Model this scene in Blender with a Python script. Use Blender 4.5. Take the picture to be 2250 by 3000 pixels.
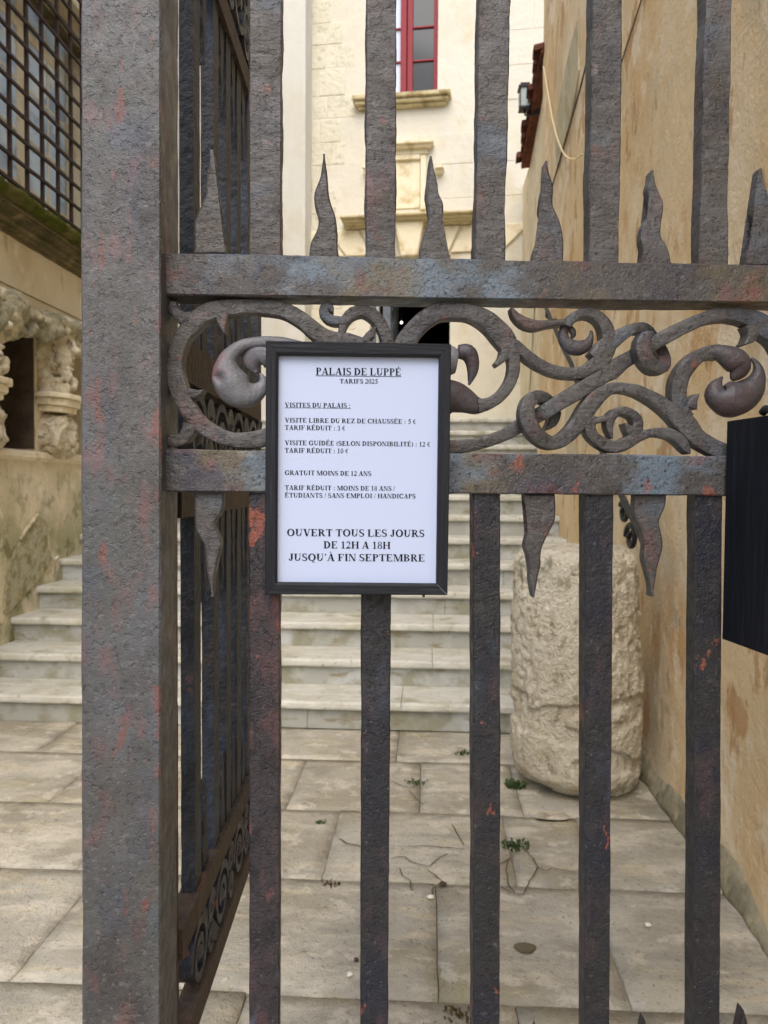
import bpy, bmesh, math, random
from mathutils import Vector, Matrix, noise
R = math.radians
random.seed(7)
for o in list(bpy.data.objects): bpy.data.objects.remove(o)
SC = bpy.context.scene
COL = SC.collection

# ------------------------------------------------------------------ camera
CAMH = 1.45
FPX = 2250.0
PITCH, YAW, ROLL = math.atan(80/2250), R(3.18), 0.0065
CM = (Matrix.Translation((0, 0, CAMH)) @ Matrix.Rotation(YAW, 4, 'Z') @ Matrix.Rotation(math.pi/2 - PITCH, 4, 'X')
      @ Matrix.Rotation(ROLL, 4, 'Z'))
cd = bpy.data.cameras.new('camera'); cam = bpy.data.objects.new('camera', cd); COL.objects.link(cam)
cam.matrix_world = CM
cd.sensor_fit = 'VERTICAL'; cd.sensor_height = 36; cd.lens = FPX/3000*36
cd.clip_start = 0.02; cd.clip_end = 500
cd.dof.use_dof = True; cd.dof.focus_distance = 1.02; cd.dof.aperture_fstop = 11
SC.camera = cam
# ------------------------------------------------------------------ world, sun, exposure
SUN_EL, SUN_AZ = 52, 178          # azimuth the light comes from, degrees clockwise from +Y
W = bpy.data.worlds.new('World'); SC.world = W; W.use_nodes = True
nt = W.node_tree; bg = nt.nodes['Background']
sky = nt.nodes.new('ShaderNodeTexSky'); sky.sky_type = 'NISHITA'; sky.sun_disc = False
sky.sun_elevation = R(SUN_EL); sky.sun_rotation = R(SUN_AZ); sky.dust_density = 3.0; sky.air_density = 1.0; sky.ozone_density = 1.0
nt.links.new(sky.outputs[0], bg.inputs[0]); bg.inputs[1].default_value = 0.15
sl = bpy.data.lights.new('sun', 'SUN'); sl.energy = 1.0; sl.angle = R(50); sl.color = (1, .97, .93)
so = bpy.data.objects.new('sun', sl); COL.objects.link(so)
a, e = R(SUN_AZ), R(SUN_EL)
sdir = Vector((math.sin(a)*math.cos(e), math.cos(a)*math.cos(e), math.sin(e)))
so.rotation_euler = (-sdir).to_track_quat('-Z', 'Y').to_euler(); so.location = sdir*30
SC.view_settings.view_transform = 'Standard'; SC.view_settings.look = 'None'
SC.view_settings.exposure = 0.9; SC.view_settings.gamma = 1
SC.cycles.max_bounces = 8; SC.cycles.diffuse_bounces = 5

# ------------------------------------------------------------------ helpers
def srgb(c):
    return tuple(((v/255)/12.92 if v/255 <= .04045 else ((v/255+.055)/1.055)**2.4) for v in c)

def ray(px, py):
    d = Vector(((px-1125)/FPX, -(py-1500)/FPX, -1))
    return (CM.to_3x3() @ d), Vector((0, 0, CAMH))

def on_plane(px, py, p, n):
    d, o = ray(px, py)
    t = (Vector(p)-o).dot(n)/d.dot(n)
    return o+d*t

def on_x(px, py, X): return on_plane(px, py, (X, 0, 0), Vector((1, 0, 0)))
def on_z(px, py, Z): return on_plane(px, py, (0, 0, Z), Vector((0, 0, 1)))
def on_y(px, py, Y): return on_plane(px, py, (0, Y, 0), Vector((0, 1, 0)))

class Frame:
    """a turned vertical plane: local x along it, y into the scene, z up; origin on the ground"""
    def __init__(s, origin, ang):
        s.M = Matrix.Translation(origin) @ Matrix.Rotation(ang, 4, 'Z'); s.I = s.M.inverted()
        s.n = s.M.to_3x3() @ Vector((0, 1, 0)); s.ang = ang
    def __call__(s, px, py, d):
        return s.I @ on_plane(px, py, s.M @ Vector((0, d, 0)), s.n)

def tag(o, label=None, cat=None, group=None, kind=None):
    if label: o['label'] = label
    if cat: o['category'] = cat
    if group: o['group'] = group
    if kind: o['kind'] = kind
    return o

def empty(name, loc=(0, 0, 0), rz=0, label=None, cat=None, group=None, kind=None):
    o = bpy.data.objects.new(name, None); COL.objects.link(o); o.location = loc; o.rotation_euler = (0, 0, rz)
    o.empty_display_size = .1
    return tag(o, label, cat, group, kind)

class MB:
    def __init__(s): s.v = []; s.f = []
    def add(s, vs, fs):
        b = len(s.v); s.v += [tuple(v) for v in vs]; s.f += [tuple(i+b for i in f) for f in fs]; return s
    def box(s, x0, x1, y0, y1, z0, z1, M=None):
        vs = [Vector((x, y, z)) for z in (z0, z1) for y in (y0, y1) for x in (x0, x1)]
        if M: vs = [M @ v for v in vs]
        return s.add(vs, [(0, 2, 3, 1), (4, 5, 7, 6), (0, 1, 5, 4), (2, 6, 7, 3), (0, 4, 6, 2), (1, 3, 7, 5)])
    def rings(s, rs, closed=False, cap=True):
        n = len(rs[0]); vs = [p for r in rs for p in r]; fs = []
        m = len(rs)
        for i in range(m if closed else m-1):
            for j in range(n):
                a_, b_ = i*n+j, i*n+(j+1) % n; c_, d_ = ((i+1) % m)*n+(j+1) % n, ((i+1) % m)*n+j
                fs.append((a_, b_, c_, d_))
        if cap and not closed:
            fs.append(tuple(range(n))[::-1]); fs.append(tuple((m-1)*n+j for j in range(n)))
        return s.add(vs, fs)
    def prism(s, pts, ext):
        """pts: 3D polygon, ext: extrusion vector"""
        n = len(pts); e_ = Vector(ext)
        vs = [Vector(p) for p in pts]+[Vector(p)+e_ for p in pts]
        return s.add(vs, [tuple(range(n)), tuple(range(2*n-1, n-1, -1))]+[(j, n+j, n+(j+1) % n, (j+1) % n) for j in range(n)])
    def tube(s, pts, r, seg=10):
        rs = []
        P = [Vector(p) for p in pts]
        up = Vector((0.13, .21, .97))
        for i, p in enumerate(P):
            t = (P[min(i+1, len(P)-1)]-P[max(i-1, 0)]).normalized()
            x = t.cross(up)
            if x.length < .05: x = t.cross(Vector((1, 0, 0)))
            x.normalize(); y = t.cross(x)
            rr = r[i] if isinstance(r, (list, tuple)) else r
            rs.append([p+x*math.cos(2*math.pi*k/seg)*rr+y*math.sin(2*math.pi*k/seg)*rr for k in range(seg)])
        return s.rings(rs)
    def build(s, name, mat, parent=None, smooth=False, org=None, bevel=0, sharp=None):
        me = bpy.data.meshes.new(name)
        vs = s.v if org is None else [(v[0]-org[0], v[1]-org[1], v[2]-org[2]) for v in s.v]
        me.from_pydata(vs, [], s.f); me.validate()
        bm = bmesh.new(); bm.from_mesh(me); bmesh.ops.recalc_face_normals(bm, faces=bm.faces); bm.to_mesh(me); bm.free()
        o = bpy.data.objects.new(name, me); COL.objects.link(o)
        if mat: me.materials.append(mat)
        if smooth: me.polygons.foreach_set('use_smooth', [True]*len(me.polygons))
        if sharp: me.set_sharp_from_angle(angle=R(sharp))
        if parent: o.parent = parent
        if bevel:
            m = o.modifiers.new('bevel', 'BEVEL'); m.width = bevel; m.segments = 2; m.limit_method = 'ANGLE'
        return o

def copy_of(o, loc=None, name=None, parent=None):
    c = o.copy(); COL.objects.link(c)
    if loc is not None: c.location = loc
    if parent is not None: c.parent = parent
    return c

def nz(p, f, sd=0.0): return noise.noise(Vector((p[0]*f+sd, p[1]*f+sd*1.7, p[2]*f-sd)))

# ------------------------------------------------------------------ materials
def material(name, base, layers=(), bumps=(), rough=.8, spec=.3, rand=True, rvar=0, gain=1.0):
    """layers: (colour, scale xyz or number, detail, lo, hi, strength[, zmask (z0,z1)])  bumps: (scale, distance[, detail])"""
    lin = lambda c: tuple(min(.9, v*gain) for v in srgb(c))
    m = bpy.data.materials.new(name); m.use_nodes = True
    t = m.node_tree; N = t.nodes; L = t.links
    b = N['Principled BSDF']; b.inputs['Roughness'].default_value = rough; b.inputs['Specular IOR Level'].default_value = spec
    tc = N.new('ShaderNodeTexCoord'); co = tc.outputs['Object']
    if rand:
        oi = N.new('ShaderNodeObjectInfo'); mu = N.new('ShaderNodeMath'); mu.operation = 'MULTIPLY'; mu.inputs[1].default_value = 61.7
        L.new(oi.outputs['Random'], mu.inputs[0])
        va = N.new('ShaderNodeVectorMath'); va.operation = 'ADD'; L.new(co, va.inputs[0]); L.new(mu.outputs[0], va.inputs[1]); cor = va.outputs[0]
    else: cor = co
    def ntex(sc, det, seed, rg=.6):
        mp = N.new('ShaderNodeMapping'); L.new(cor, mp.inputs[0])
        mp.inputs['Scale'].default_value = sc if isinstance(sc, tuple) else (sc, sc, sc)
        mp.inputs['Location'].default_value = (seed*3.1, seed*1.7, seed*5.3)
        n = N.new('ShaderNodeTexNoise'); n.inputs['Scale'].default_value = 1; n.inputs['Detail'].default_value = det; n.inputs['Roughness'].default_value = rg
        L.new(mp.outputs[0], n.inputs['Vector']); return n.outputs['Fac']
    rgb = N.new('ShaderNodeRGB'); rgb.outputs[0].default_value = (*lin(base), 1); col = rgb.outputs[0]
    for i, ly in enumerate(layers):
        c, sc, det, lo, hi, st = ly[:6]
        f = ntex(sc, det, i+1)
        mr = N.new('ShaderNodeMapRange'); mr.inputs[1].default_value = lo; mr.inputs[2].default_value = hi; mr.inputs[4].default_value = st
        L.new(f, mr.inputs[0]); fac = mr.outputs[0]
        if len(ly) > 6 and ly[6]:
            sx = N.new('ShaderNodeSeparateXYZ'); L.new(co, sx.inputs[0])
            mz = N.new('ShaderNodeMapRange'); mz.inputs[1].default_value = ly[6][0]; mz.inputs[2].default_value = ly[6][1]
            L.new(sx.outputs[2], mz.inputs[0])
            mm = N.new('ShaderNodeMath'); mm.operation = 'MULTIPLY'; L.new(fac, mm.inputs[0]); L.new(mz.outputs[0], mm.inputs[1]); fac = mm.outputs[0]
        mx = N.new('ShaderNodeMix'); mx.data_type = 'RGBA'
        L.new(fac, mx.inputs[0]); L.new(col, mx.inputs[6]); mx.inputs[7].default_value = (*lin(c), 1); col = mx.outputs[2]
    L.new(col, b.inputs['Base Color'])
    if rvar:
        f = ntex(40, 3, 21); mr = N.new('ShaderNodeMapRange'); mr.inputs[1].default_value = .3; mr.inputs[2].default_value = .7
        mr.inputs[3].default_value = rough-rvar; mr.inputs[4].default_value = rough+rvar; L.new(f, mr.inputs[0]); L.new(mr.outputs[0], b.inputs['Roughness'])
    prev = None
    for i, bp in enumerate(bumps):
        f = ntex(bp[0], bp[2] if len(bp) > 2 else 3, 31+i)
        bn = N.new('ShaderNodeBump'); bn.inputs['Strength'].default_value = 1; bn.inputs['Distance'].default_value = bp[1]
        if len(bp) > 3:
            mr = N.new('ShaderNodeMapRange'); mr.inputs[1].default_value = bp[3]; mr.inputs[2].default_value = bp[4]; mr.interpolation_type = 'SMOOTHSTEP'; L.new(f, mr.inputs[0]); f = mr.outputs[0]
        L.new(f, bn.inputs['Height'])
        if prev: L.new(prev, bn.inputs['Normal'])
        prev = bn.outputs[0]
    if prev: L.new(prev, b.inputs['Normal'])
    return m

M = {}
iron_b = [((24, 24, 70), .0032, 5), (120, .0006, 3, .34, .44), (200, .0008, 5), (420, .0007, 3)]
M['iron'] = material('weathered_iron', (84, 80, 77), [
    ((99, 98, 98), 9, 7, .45, .62, .8), ((62, 59, 64), 14, 8, .5, .66, .8), ((90, 102, 116), (5, 5, 9), 6, .56, .67, .7),
    ((80, 72, 62), 11, 8, .55, .68, .6), ((116, 80, 78), (18, 18, 9), 11, .57, .69, .6), ((136, 82, 68), 30, 10, .63, .70, .65),
    ((118, 112, 112), 130, 5, .56, .68, .55), ((42, 39, 41), 190, 4, .55, .66, .8)], iron_b, rough=.50, spec=.5, rvar=.14, gain=.76)
M['iron_rail'] = material('weathered_iron_rail', (82, 78, 76), [
    ((112, 128, 142), (5.5, 5.5, 7), 8, .51, .59, .9), ((56, 56, 70), 9, 8, .50, .62, .85),
    ((112, 100, 72), 8, 8, .54, .64, .75), ((130, 80, 80), 18, 11, .57, .68, .65), ((158, 88, 66), 26, 10, .63, .69, .75),
    ((118, 114, 112), 130, 5, .56, .68, .55), ((42, 39, 41), 190, 4, .55, .66, .8)], [(30, .003, 5), (120, .0006, 3, .34, .46), (200, .0008, 5), (420, .0007, 3)], rough=.48, spec=.5, rvar=.14, gain=.76)
M['iron_dark'] = material('dark_painted_iron', (42, 42, 46), [
    ((34, 37, 50), 13, 7, .48, .64, .9), ((66, 78, 92), (9, 9, 3.5), 7, .57, .68, .85), ((76, 58, 64), (26, 26, 12), 10, .54, .67, .6),
    ((62, 58, 58), 30, 8, .54, .66, .7), ((142, 80, 64), (26, 26, 16), 7, .655, .675, .85), ((108, 104, 106), 140, 5, .62, .70, .55), ((24, 23, 26), 120, 5, .56, .66, .6)],
    [(60, .0022, 5), (150, .0010, 3, .34, .44), (300, .0014, 4)], rough=.46, spec=.45, rvar=.14, gain=.82)
M['iron_flaking'] = material('flaking_painted_iron', (56, 50, 54), [
    ((78, 94, 112), (7, 7, 3.0), 8, .545, .60, .9), ((96, 66, 66), (26, 26, 11), 13, .50, .64, .7),
    ((32, 31, 36), 26, 8, .52, .64, .85), ((150, 84, 66), (19, 19, 12), 7, .595, .615, .92), ((120, 74, 70), (40, 40, 20), 8, .6, .66, .6), ((112, 106, 106), 140, 5, .62, .70, .5), ((24, 23, 26), 120, 5, .56, .66, .6)],
    [(60, .0022, 5), (150, .0010, 3, .34, .44), (300, .0014, 4)], rough=.46, spec=.45, rvar=.14, gain=.82)
M['iron_post'] = material('weathered_iron_post', (93, 92, 91), [
    ((106, 112, 122), (6, 6, 2.4), 8, .47, .64, .8), ((70, 66, 66), (9, 9, 5), 9, .50, .63, .85), ((88, 90, 86), (5, 5, 4), 8, .53, .66, .8),
    ((74, 80, 98), (14, 14, 5), 9, .56, .67, .6), ((128, 94, 92), (30, 30, 12), 14, .54, .66, .66), ((134, 84, 76), (42, 42, 15), 13, .60, .66, .7), ((96, 108, 114), (9, 9, 5), 8, .58, .68, .7),
    ((60, 54, 50), (6, 6, 3.4), 9, .42, .62, .8, (1.5, .85)), ((124, 122, 124), 120, 5, .56, .68, .6), ((48, 45, 46), 170, 5, .57, .68, .7)],
    [(24, .0032, 5), (110, .0007, 3, .34, .44), (200, .0008, 5), (420, .0007, 3)], rough=.47, spec=.5, rvar=.14, gain=.76)
M['iron_brown'] = material('brown_rusted_iron', (78, 66, 54), [
    ((66, 54, 46), (30, 30, 5), 6, .45, .65, .8), ((110, 78, 62), (26, 26, 6), 6, .58, .7, .7), ((60, 62, 74), 9, 4, .55, .68, .7)],
    [(70, .006, 3)], rough=.65, spec=.3)
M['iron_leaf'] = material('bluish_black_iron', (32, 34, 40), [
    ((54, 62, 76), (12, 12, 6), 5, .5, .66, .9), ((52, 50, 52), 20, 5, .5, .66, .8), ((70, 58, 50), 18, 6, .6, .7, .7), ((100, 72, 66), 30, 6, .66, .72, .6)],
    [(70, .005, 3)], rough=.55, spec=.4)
M['bud'] = material('pale_worn_iron', (100, 100, 104), [
    ((130, 131, 136), 14, 4, .45, .65, .8), ((122, 84, 86), (22, 22, 22), 6, .52, .66, .7), ((80, 78, 88), 20, 5, .55, .7, .7)],
    [(40, .003, 4), (240, .001, 3)], rough=.5, spec=.45)
M['bud_dark'] = material('plum_worn_iron', (66, 61, 63), [
    ((88, 94, 104), 12, 4, .5, .66, .8), ((78, 58, 58), 22, 6, .5, .66, .7), ((60, 56, 60), 26, 5, .55, .7, .7)],
    [(40, .003, 4), (240, .001, 3)], rough=.5, spec=.45)
M['frame_wood'] = material('black_grained_wood', (22, 24, 30), [((40, 44, 53), (260, 260, 12), 4, .5, .7, .8)], [((260, 260, 12), .0012)], rough=.6, spec=.3, rand=False)
M['frame_wood_h'] = material('black_grained_wood_rail', (22, 24, 30), [((40, 44, 53), (12, 260, 260), 4, .5, .7, .8)], [((12, 260, 260), .0012)], rough=.6, spec=.3, rand=False)
M['paper'] = material('white_paper', (186, 197, 224), [], [], rough=.6, spec=.25, rand=False)
M['ink'] = material('black_ink', (26, 28, 38), [], [], rough=.7, spec=.1, rand=False)
M['board'] = material('black_board', (20, 22, 28), [((34, 38, 48), (150, 150, 8), 4, .5, .7, .7), ((96, 98, 104), 60, 5, .735, .76, .5)], [((200, 200, 9), .0008)], rough=.6, spec=.2)
M['paving'] = material('sandstone_paving', (177, 172, 158), [
    ((152, 143, 122), 1.6, 9, .40, .58, .75), ((194, 187, 170), (3, 6, 3), 10, .49, .60, .9), ((150, 146, 132), (4, 9, 4), 8, .52, .66, .7),
    ((136, 130, 114), 3, 10, .55, .66, .7), ((156, 148, 106), 2.4, 7, .58, .72, .5), ((208, 200, 182), 9, 10, .56, .63, .6), ((198, 186, 158), (4, 16, 4), 8, .55, .66, .6), ((104, 96, 80), 60, 6, .58, .68, .55)],
    [(9, .008, 8), (45, .008, 7), (150, .005, 5)], rough=.85, spec=.2)
M['joint'] = material('paving_joint_dirt', (124, 116, 96), [((70, 66, 52), 8, 5, .45, .65, .9), ((126, 116, 92), 20, 6, .5, .65, .8)], [(40, .01, 5)], rough=.95, spec=.1, rand=False)
M['joint_dark'] = material('crack_dirt', (104, 96, 78), [((84, 80, 62), 8, 5, .45, .65, .9)], [], rough=.95, spec=.1, rand=False)
M['tread'] = material('limestone_tread', (192, 190, 180), [((176, 172, 152), 3, 6, .45, .62, .8), ((208, 206, 194), (6, 14, 6), 6, .5, .66, .7), ((150, 146, 122), 5, 10, .55, .66, .8), ((118, 112, 88), 22, 8, .60, .68, .6)],
    [(14, .005, 6), (80, .003, 4)], rough=.8, spec=.25)
M['riser'] = material('grey_marble_riser', (160, 160, 152), [((184, 186, 184), 3.5, 8, .46, .60, .9), ((136, 134, 112), 4.5, 9, .50, .62, .85), ((126, 112, 82), (5, 5, 16), 9, .57, .66, .7)],
    [(14, .004, 6)], rough=.75, spec=.25)
M['ochre'] = material('ochre_plaster', (222, 198, 158), [
    ((212, 180, 132), (1.0, 1.0, .6), 7, .42, .60, .8), ((228, 210, 178), (1.6, 1.6, 1.1), 8, .49, .62, .8), ((190, 150, 102), (3.0, 3.0, 1.5), 9, .56, .65, .75),
    ((192, 184, 160), (1.3, 1.3, .9), 8, .54, .68, .8), ((166, 126, 84), (6, 6, 2.6), 9, .62, .69, .7), ((236, 220, 192), (5, 5, 4), 10, .57, .66, .7), ((232, 216, 188), (2.4, 2.4, 1.8), 11, .585, .605, .75), ((184, 142, 96), (3.2, 3.2, 2.0), 11, .60, .62, .7), ((134, 120, 92), (4, 4, 3), 10, .64, .70, .5)],
    [(7, .02, 7), (50, .006, 6)], rough=.9, spec=.15, rand=False)
M['tan_wall'] = material('tan_limestone_wall', (222, 210, 182), [
    ((206, 190, 154), (1.5, 1.5, .9), 6, .45, .62, .9), ((228, 214, 182), (3, 3, 2), 6, .5, .66, .8), ((150, 116, 70), (7, 7, 2), 7, .6, .7, .7), ((120, 100, 66), 18, 6, .66, .74, .6),
    ((156, 154, 120), 3.2, 8, .40, .58, .9, (1.62, 1.0)), ((118, 116, 80), 6, 9, .52, .62, .85, (1.7, 1.1)), ((232, 222, 200), 5, 8, .58, .64, .7)],
    [(10, .02, 6), (60, .005, 5)], rough=.9, spec=.15, rand=False)
M['exposed'] = material('exposed_rubble_masonry', (184, 178, 150), [((142, 132, 92), 9, 7, .45, .6, .9), ((190, 178, 140), 16, 7, .52, .64, .9), ((104, 94, 60), 30, 6, .6, .7, .8)],
    [(22, .03, 6), (80, .01, 5)], rough=.95, spec=.1)
M['cream'] = material('cream_ashlar', (213, 208, 193), [
    ((205, 198, 177), (.7, .7, .7), 5, .45, .62, .8), ((218, 212, 194), (2, 2, 2), 6, .5, .66, .8), ((206, 196, 166), (3, 3, 1.6), 8, .54, .68, .7), ((194, 174, 138), 1.4, 6, .60, .66, .6), ((214, 208, 188), (9, 9, 5), 9, .52, .62, .6)],
    [(8, .012, 6)], rough=.9, spec=.15, rand=False)
M['quoin'] = material('grey_weathered_ashlar', (214, 207, 186), [((204, 198, 174), 3, 6, .45, .6, .9), ((214, 208, 190), 6, 6, .52, .66, .8), ((180, 174, 150), 10, 8, .56, .68, .8)],
    [(14, .02, 6)], rough=.9, spec=.15)
M['white_plaster'] = material('white_plaster', (202, 199, 188), [((194, 188, 168), (3, 3, .8), 7, .5, .66, .8), ((208, 206, 196), 3, 5, .5, .66, .7)], [(8, .006, 5)], rough=.9, spec=.15, rand=False)
M['trim'] = material('cream_stone_trim', (230, 220, 192), [((190, 170, 122), 5, 6, .5, .66, .8), ((232, 220, 188), 9, 6, .52, .66, .7)], [(20, .005, 6)], rough=.9, spec=.15)
M['trim_dirty'] = material('soiled_stone_trim', (198, 184, 146), [((140, 124, 84), 6, 7, .45, .62, .9), ((206, 190, 148), 9, 6, .52, .66, .7)], [(20, .006, 6)], rough=.9, spec=.15)
M['red'] = material('red_painted_wood', (138, 44, 52), [((122, 38, 44), 9, 4, .5, .66, .6)], [(40, .001)], rough=.55, spec=.3)
M['dark_glass'] = material('dark_window_glass', (40, 42, 40), [], [], rough=.08, spec=.5)
M['painted_sky_glass'] = material('painted_reflection_glass', (200, 224, 250), [((150, 170, 192), (3, 3, 6), 3, .45, .6, .9), ((232, 242, 250), (2, 2, 3), 3, .52, .62, .9)], [], rough=.3, spec=.3)  # bluish sky reflection painted into the pane colour
M['sky_pane'] = material('painted_sky_pane', (206, 216, 230), [], [], rough=.8)  # bright sky reflection of the left pane, painted as a flat pale colour
M['door_paint'] = material('slate_painted_door', (104, 112, 122), [((88, 94, 102), 6, 4, .5, .66, .6)], [(30, .001)], rough=.6)
M['door_pale'] = material('pale_painted_jamb', (176, 182, 172), [], [(30, .001)], rough=.7)
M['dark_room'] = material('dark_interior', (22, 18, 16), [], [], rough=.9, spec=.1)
M['tile'] = material('terracotta_tile', (104, 66, 52), [((76, 46, 36), 8, 5, .45, .62, .9), ((150, 82, 56), 14, 5, .58, .68, .8), ((76, 56, 44), 20, 6, .58, .7, .8)], [(40, .006)], rough=.9, spec=.15)
M['black_metal'] = material('black_metal', (36, 36, 38), [((58, 56, 54), 30, 4, .55, .68, .7)], [(80, .002)], rough=.5, spec=.4)
M['lantern_glass'] = material('frosted_lantern_glass', (182, 194, 190), [], [], rough=.3, spec=.5)
M['grille'] = material('rusty_brown_grille', (58, 45, 40), [((56, 44, 40), 12, 5, .45, .62, .9), ((84, 60, 50), 20, 5, .55, .68, .7)], [(60, .004)], rough=.75, spec=.25)
M['mossy'] = material('mossy_stone', (112, 104, 66), [((84, 92, 36), 7, 8, .36, .54, .95), ((66, 62, 30), 12, 6, .52, .66, .8), ((172, 156, 110), 9, 6, .62, .7, .7)], [(26, .03, 7), (90, .012, 5)], rough=1, spec=.05)
M['cornice'] = material('soiled_cornice_stone', (112, 101, 74), [((72, 66, 46), (9, 3, 9), 7, .45, .6, .9), ((150, 136, 100), 8, 8, .56, .68, .8), ((84, 88, 44), 6, 8, .54, .64, .8)], [(20, .012, 6)], rough=.95, spec=.1)
M['carved'] = material('weathered_carved_stone', (218, 206, 178), [((206, 190, 154), 7, 6, .45, .62, .9), ((238, 232, 214), 10, 6, .52, .64, .8), ((112, 98, 74), 18, 7, .56, .66, .85), ((150, 146, 120), 5, 5, .58, .7, .6)],
    [(30, .02, 6), (110, .008, 5)], rough=.95, spec=.1)
M['carved_dark'] = material('soiled_carved_stone', (186, 178, 150), [((140, 134, 108), 9, 6, .42, .6, .9), ((222, 206, 166), 8, 6, .55, .66, .8)], [(30, .025, 6), (110, .01, 5)], rough=.95, spec=.1)
M['niche'] = material('shade_darkened_niche_stone', (92, 82, 70), [((70, 60, 52), 5, 5, .45, .62, .8)], [(20, .006, 5)], rough=.95, spec=.1)  # shade inside the niche is put into this dark stone colour
M['drum'] = material('pitted_limestone_drum', (220, 212, 192), [
    ((204, 192, 166), 3, 7, .42, .6, .8), ((226, 216, 194), 7, 7, .5, .64, .9), ((160, 150, 126), (18, 18, 12), 9, .55, .65, .8), ((130, 126, 106), 12, 7, .58, .68, .8, (.7, 1.12)), ((178, 150, 104), 4, 5, .56, .68, .7, (.5, .1))],
    [((22, 22, 15), .04, 8), (80, .014, 6)], rough=.95, spec=.1)
M['cement'] = material('grey_cement_skirt', (150, 142, 118), [((120, 114, 94), 6, 6, .45, .62, .9), ((176, 164, 132), 9, 6, .52, .66, .8), ((86, 84, 62), 12, 6, .6, .7, .8)], [(20, .012, 6)], rough=.95, spec=.1)
M['old_board'] = material('grey_weathered_stone_band', (188, 178, 148), [((168, 158, 126), (40, 4, 4), 5, .45, .62, .9), ((204, 196, 172), (30, 6, 6), 5, .52, .66, .8)], [(40, .004)], rough=.9, spec=.1)
M['cable'] = material('cream_cable', (226, 206, 160), [], [], rough=.6)
M['weed'] = material('green_weed', (62, 80, 44), [((86, 100, 62), 60, 3, .5, .66, .8)], [], rough=.7, spec=.25)
M['dry_weed'] = material('dry_brown_weed', (88, 72, 46), [((60, 52, 36), 60, 3, .5, .66, .8)], [], rough=.8, spec=.15)
M['pebble'] = material('white_pebble', (226, 220, 206), [], [(60, .003)], rough=.8)
M['pebble_dark'] = material('dark_pebble', (70, 62, 52), [], [(60, .003)], rough=.8)
M['bulb'] = bpy.data.materials.new('glowing_bulb'); M['bulb'].use_nodes = True
_b = M['bulb'].node_tree.nodes['Principled BSDF']; _b.inputs['Emission Color'].default_value = (1, .86, .6, 1); _b.inputs['Emission Strength'].default_value = 4

# ================================================================== GROUND
g = MB()
g.add([(-60, -60, -.016), (60, -60, -.016), (60, 60, -.016), (-60, 60, -.016)], [(0, 1, 2, 3)])
tag(g.build('ground', M['joint']), kind='structure')
STAIR_Y, RISE, TREAD = 4.45, .17, .356
XL, XR = -2.88, 1.13
rows = [(-2.6, -1.7), (-1.7, -.9), (-.9, -.2), (-.2, .45), (.45, 1.05), (1.05, 1.58), (1.58, 2.12), (2.12, 2.76), (2.76, 3.36), (3.36, 3.99), (3.99, 4.52)]
splits = {10: [-2.1, -1.0, -.15, .62], 9: [-1.71, -.62, -.02, .44], 8: [-2.3, -1.31, -.375, .34, .66], 7: [-2.2, -1.2, .045, .585], 6: [-1.55, -.5, .26, .8], 5: [-1.9, -.9, .1]}
pv = empty('paving', kind='structure')
k = 0
for i, (y0, y1) in enumerate(rows):
    xs = splits.get(i)
    if xs is None:
        xs = []; x = -2.7+random.random()*.5
        while x < XR-.3: xs.append(x); x += .6+random.random()*.5
    lo = XL-.3 if i > 4 else -4.2; hi = XR+.06 if i > 4 else 3.2
    if i <= 4: xs = [-3.6, -3.0]+xs+[1.7, 2.4]
    ed = [lo]+xs+[hi]
    for a_, b_ in zip(ed, ed[1:]):
        mb = MB(); j = .0022; rz = random.uniform(-.004, .004)
        nx = max(2, int((b_-a_)/.06)); ny = max(2, int((y1-y0)/.06))
        sk = random.uniform(-.02, .02); sk2 = random.uniform(-.02, .02)
        vs = []
        for q in range(ny+1):
            for p in range(nx+1):
                fx, fy = p/nx, q/ny
                x = a_+j+(b_-a_-2*j)*fx; y = y0+j+(y1-y0-2*j)*fy
                edge = min(min(fx, 1-fx)*(b_-a_), min(fy, 1-fy)*(y1-y0))
                ez = -.0035 if edge < .001 else 0
                w = (nz((x, y, 3.3), 14)*.003+nz((x, y, 1.3), 40)*.002) if edge < .001 else 0
                vs.append((x+w, y+w, ez+rz+nz((x, y, 0), 5)*.003))
        fs = [(q*(nx+1)+p, q*(nx+1)+p+1, (q+1)*(nx+1)+p+1, (q+1)*(nx+1)+p) for q in range(ny) for p in range(nx)]
        mb.add(vs, fs)
        # skirt down to the dirt
        bd = [p for p in range(nx+1)]+[(q*(nx+1)+nx) for q in range(1, ny+1)]+[(ny*(nx+1)+p) for p in range(nx-1, -1, -1)]+[q*(nx+1) for q in range(ny-1, 0, -1)]
        n0 = len(mb.v); mb.v += [(mb.v[q][0], mb.v[q][1], -.034) for q in bd]
        for q in range(len(bd)): mb.f.append((bd[q], bd[(q+1) % len(bd)], n0+(q+1) % len(bd), n0+q))
        mb.build('slab', M['paving'], pv, smooth=True)
dh = on_z(1539, 2781, .0)
mb = MB(); ring = []
for q in range(18):
    t = 2*math.pi*q/18; ring.append((dh.x+.033*math.cos(t)*(1+.15*math.sin(3*t)), dh.y+.026*math.sin(t), .0065))
mb.prism(ring, (0, 0, -.004)); mb.build('dirt_filled_hole', M['joint_dark'], pv)

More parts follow.
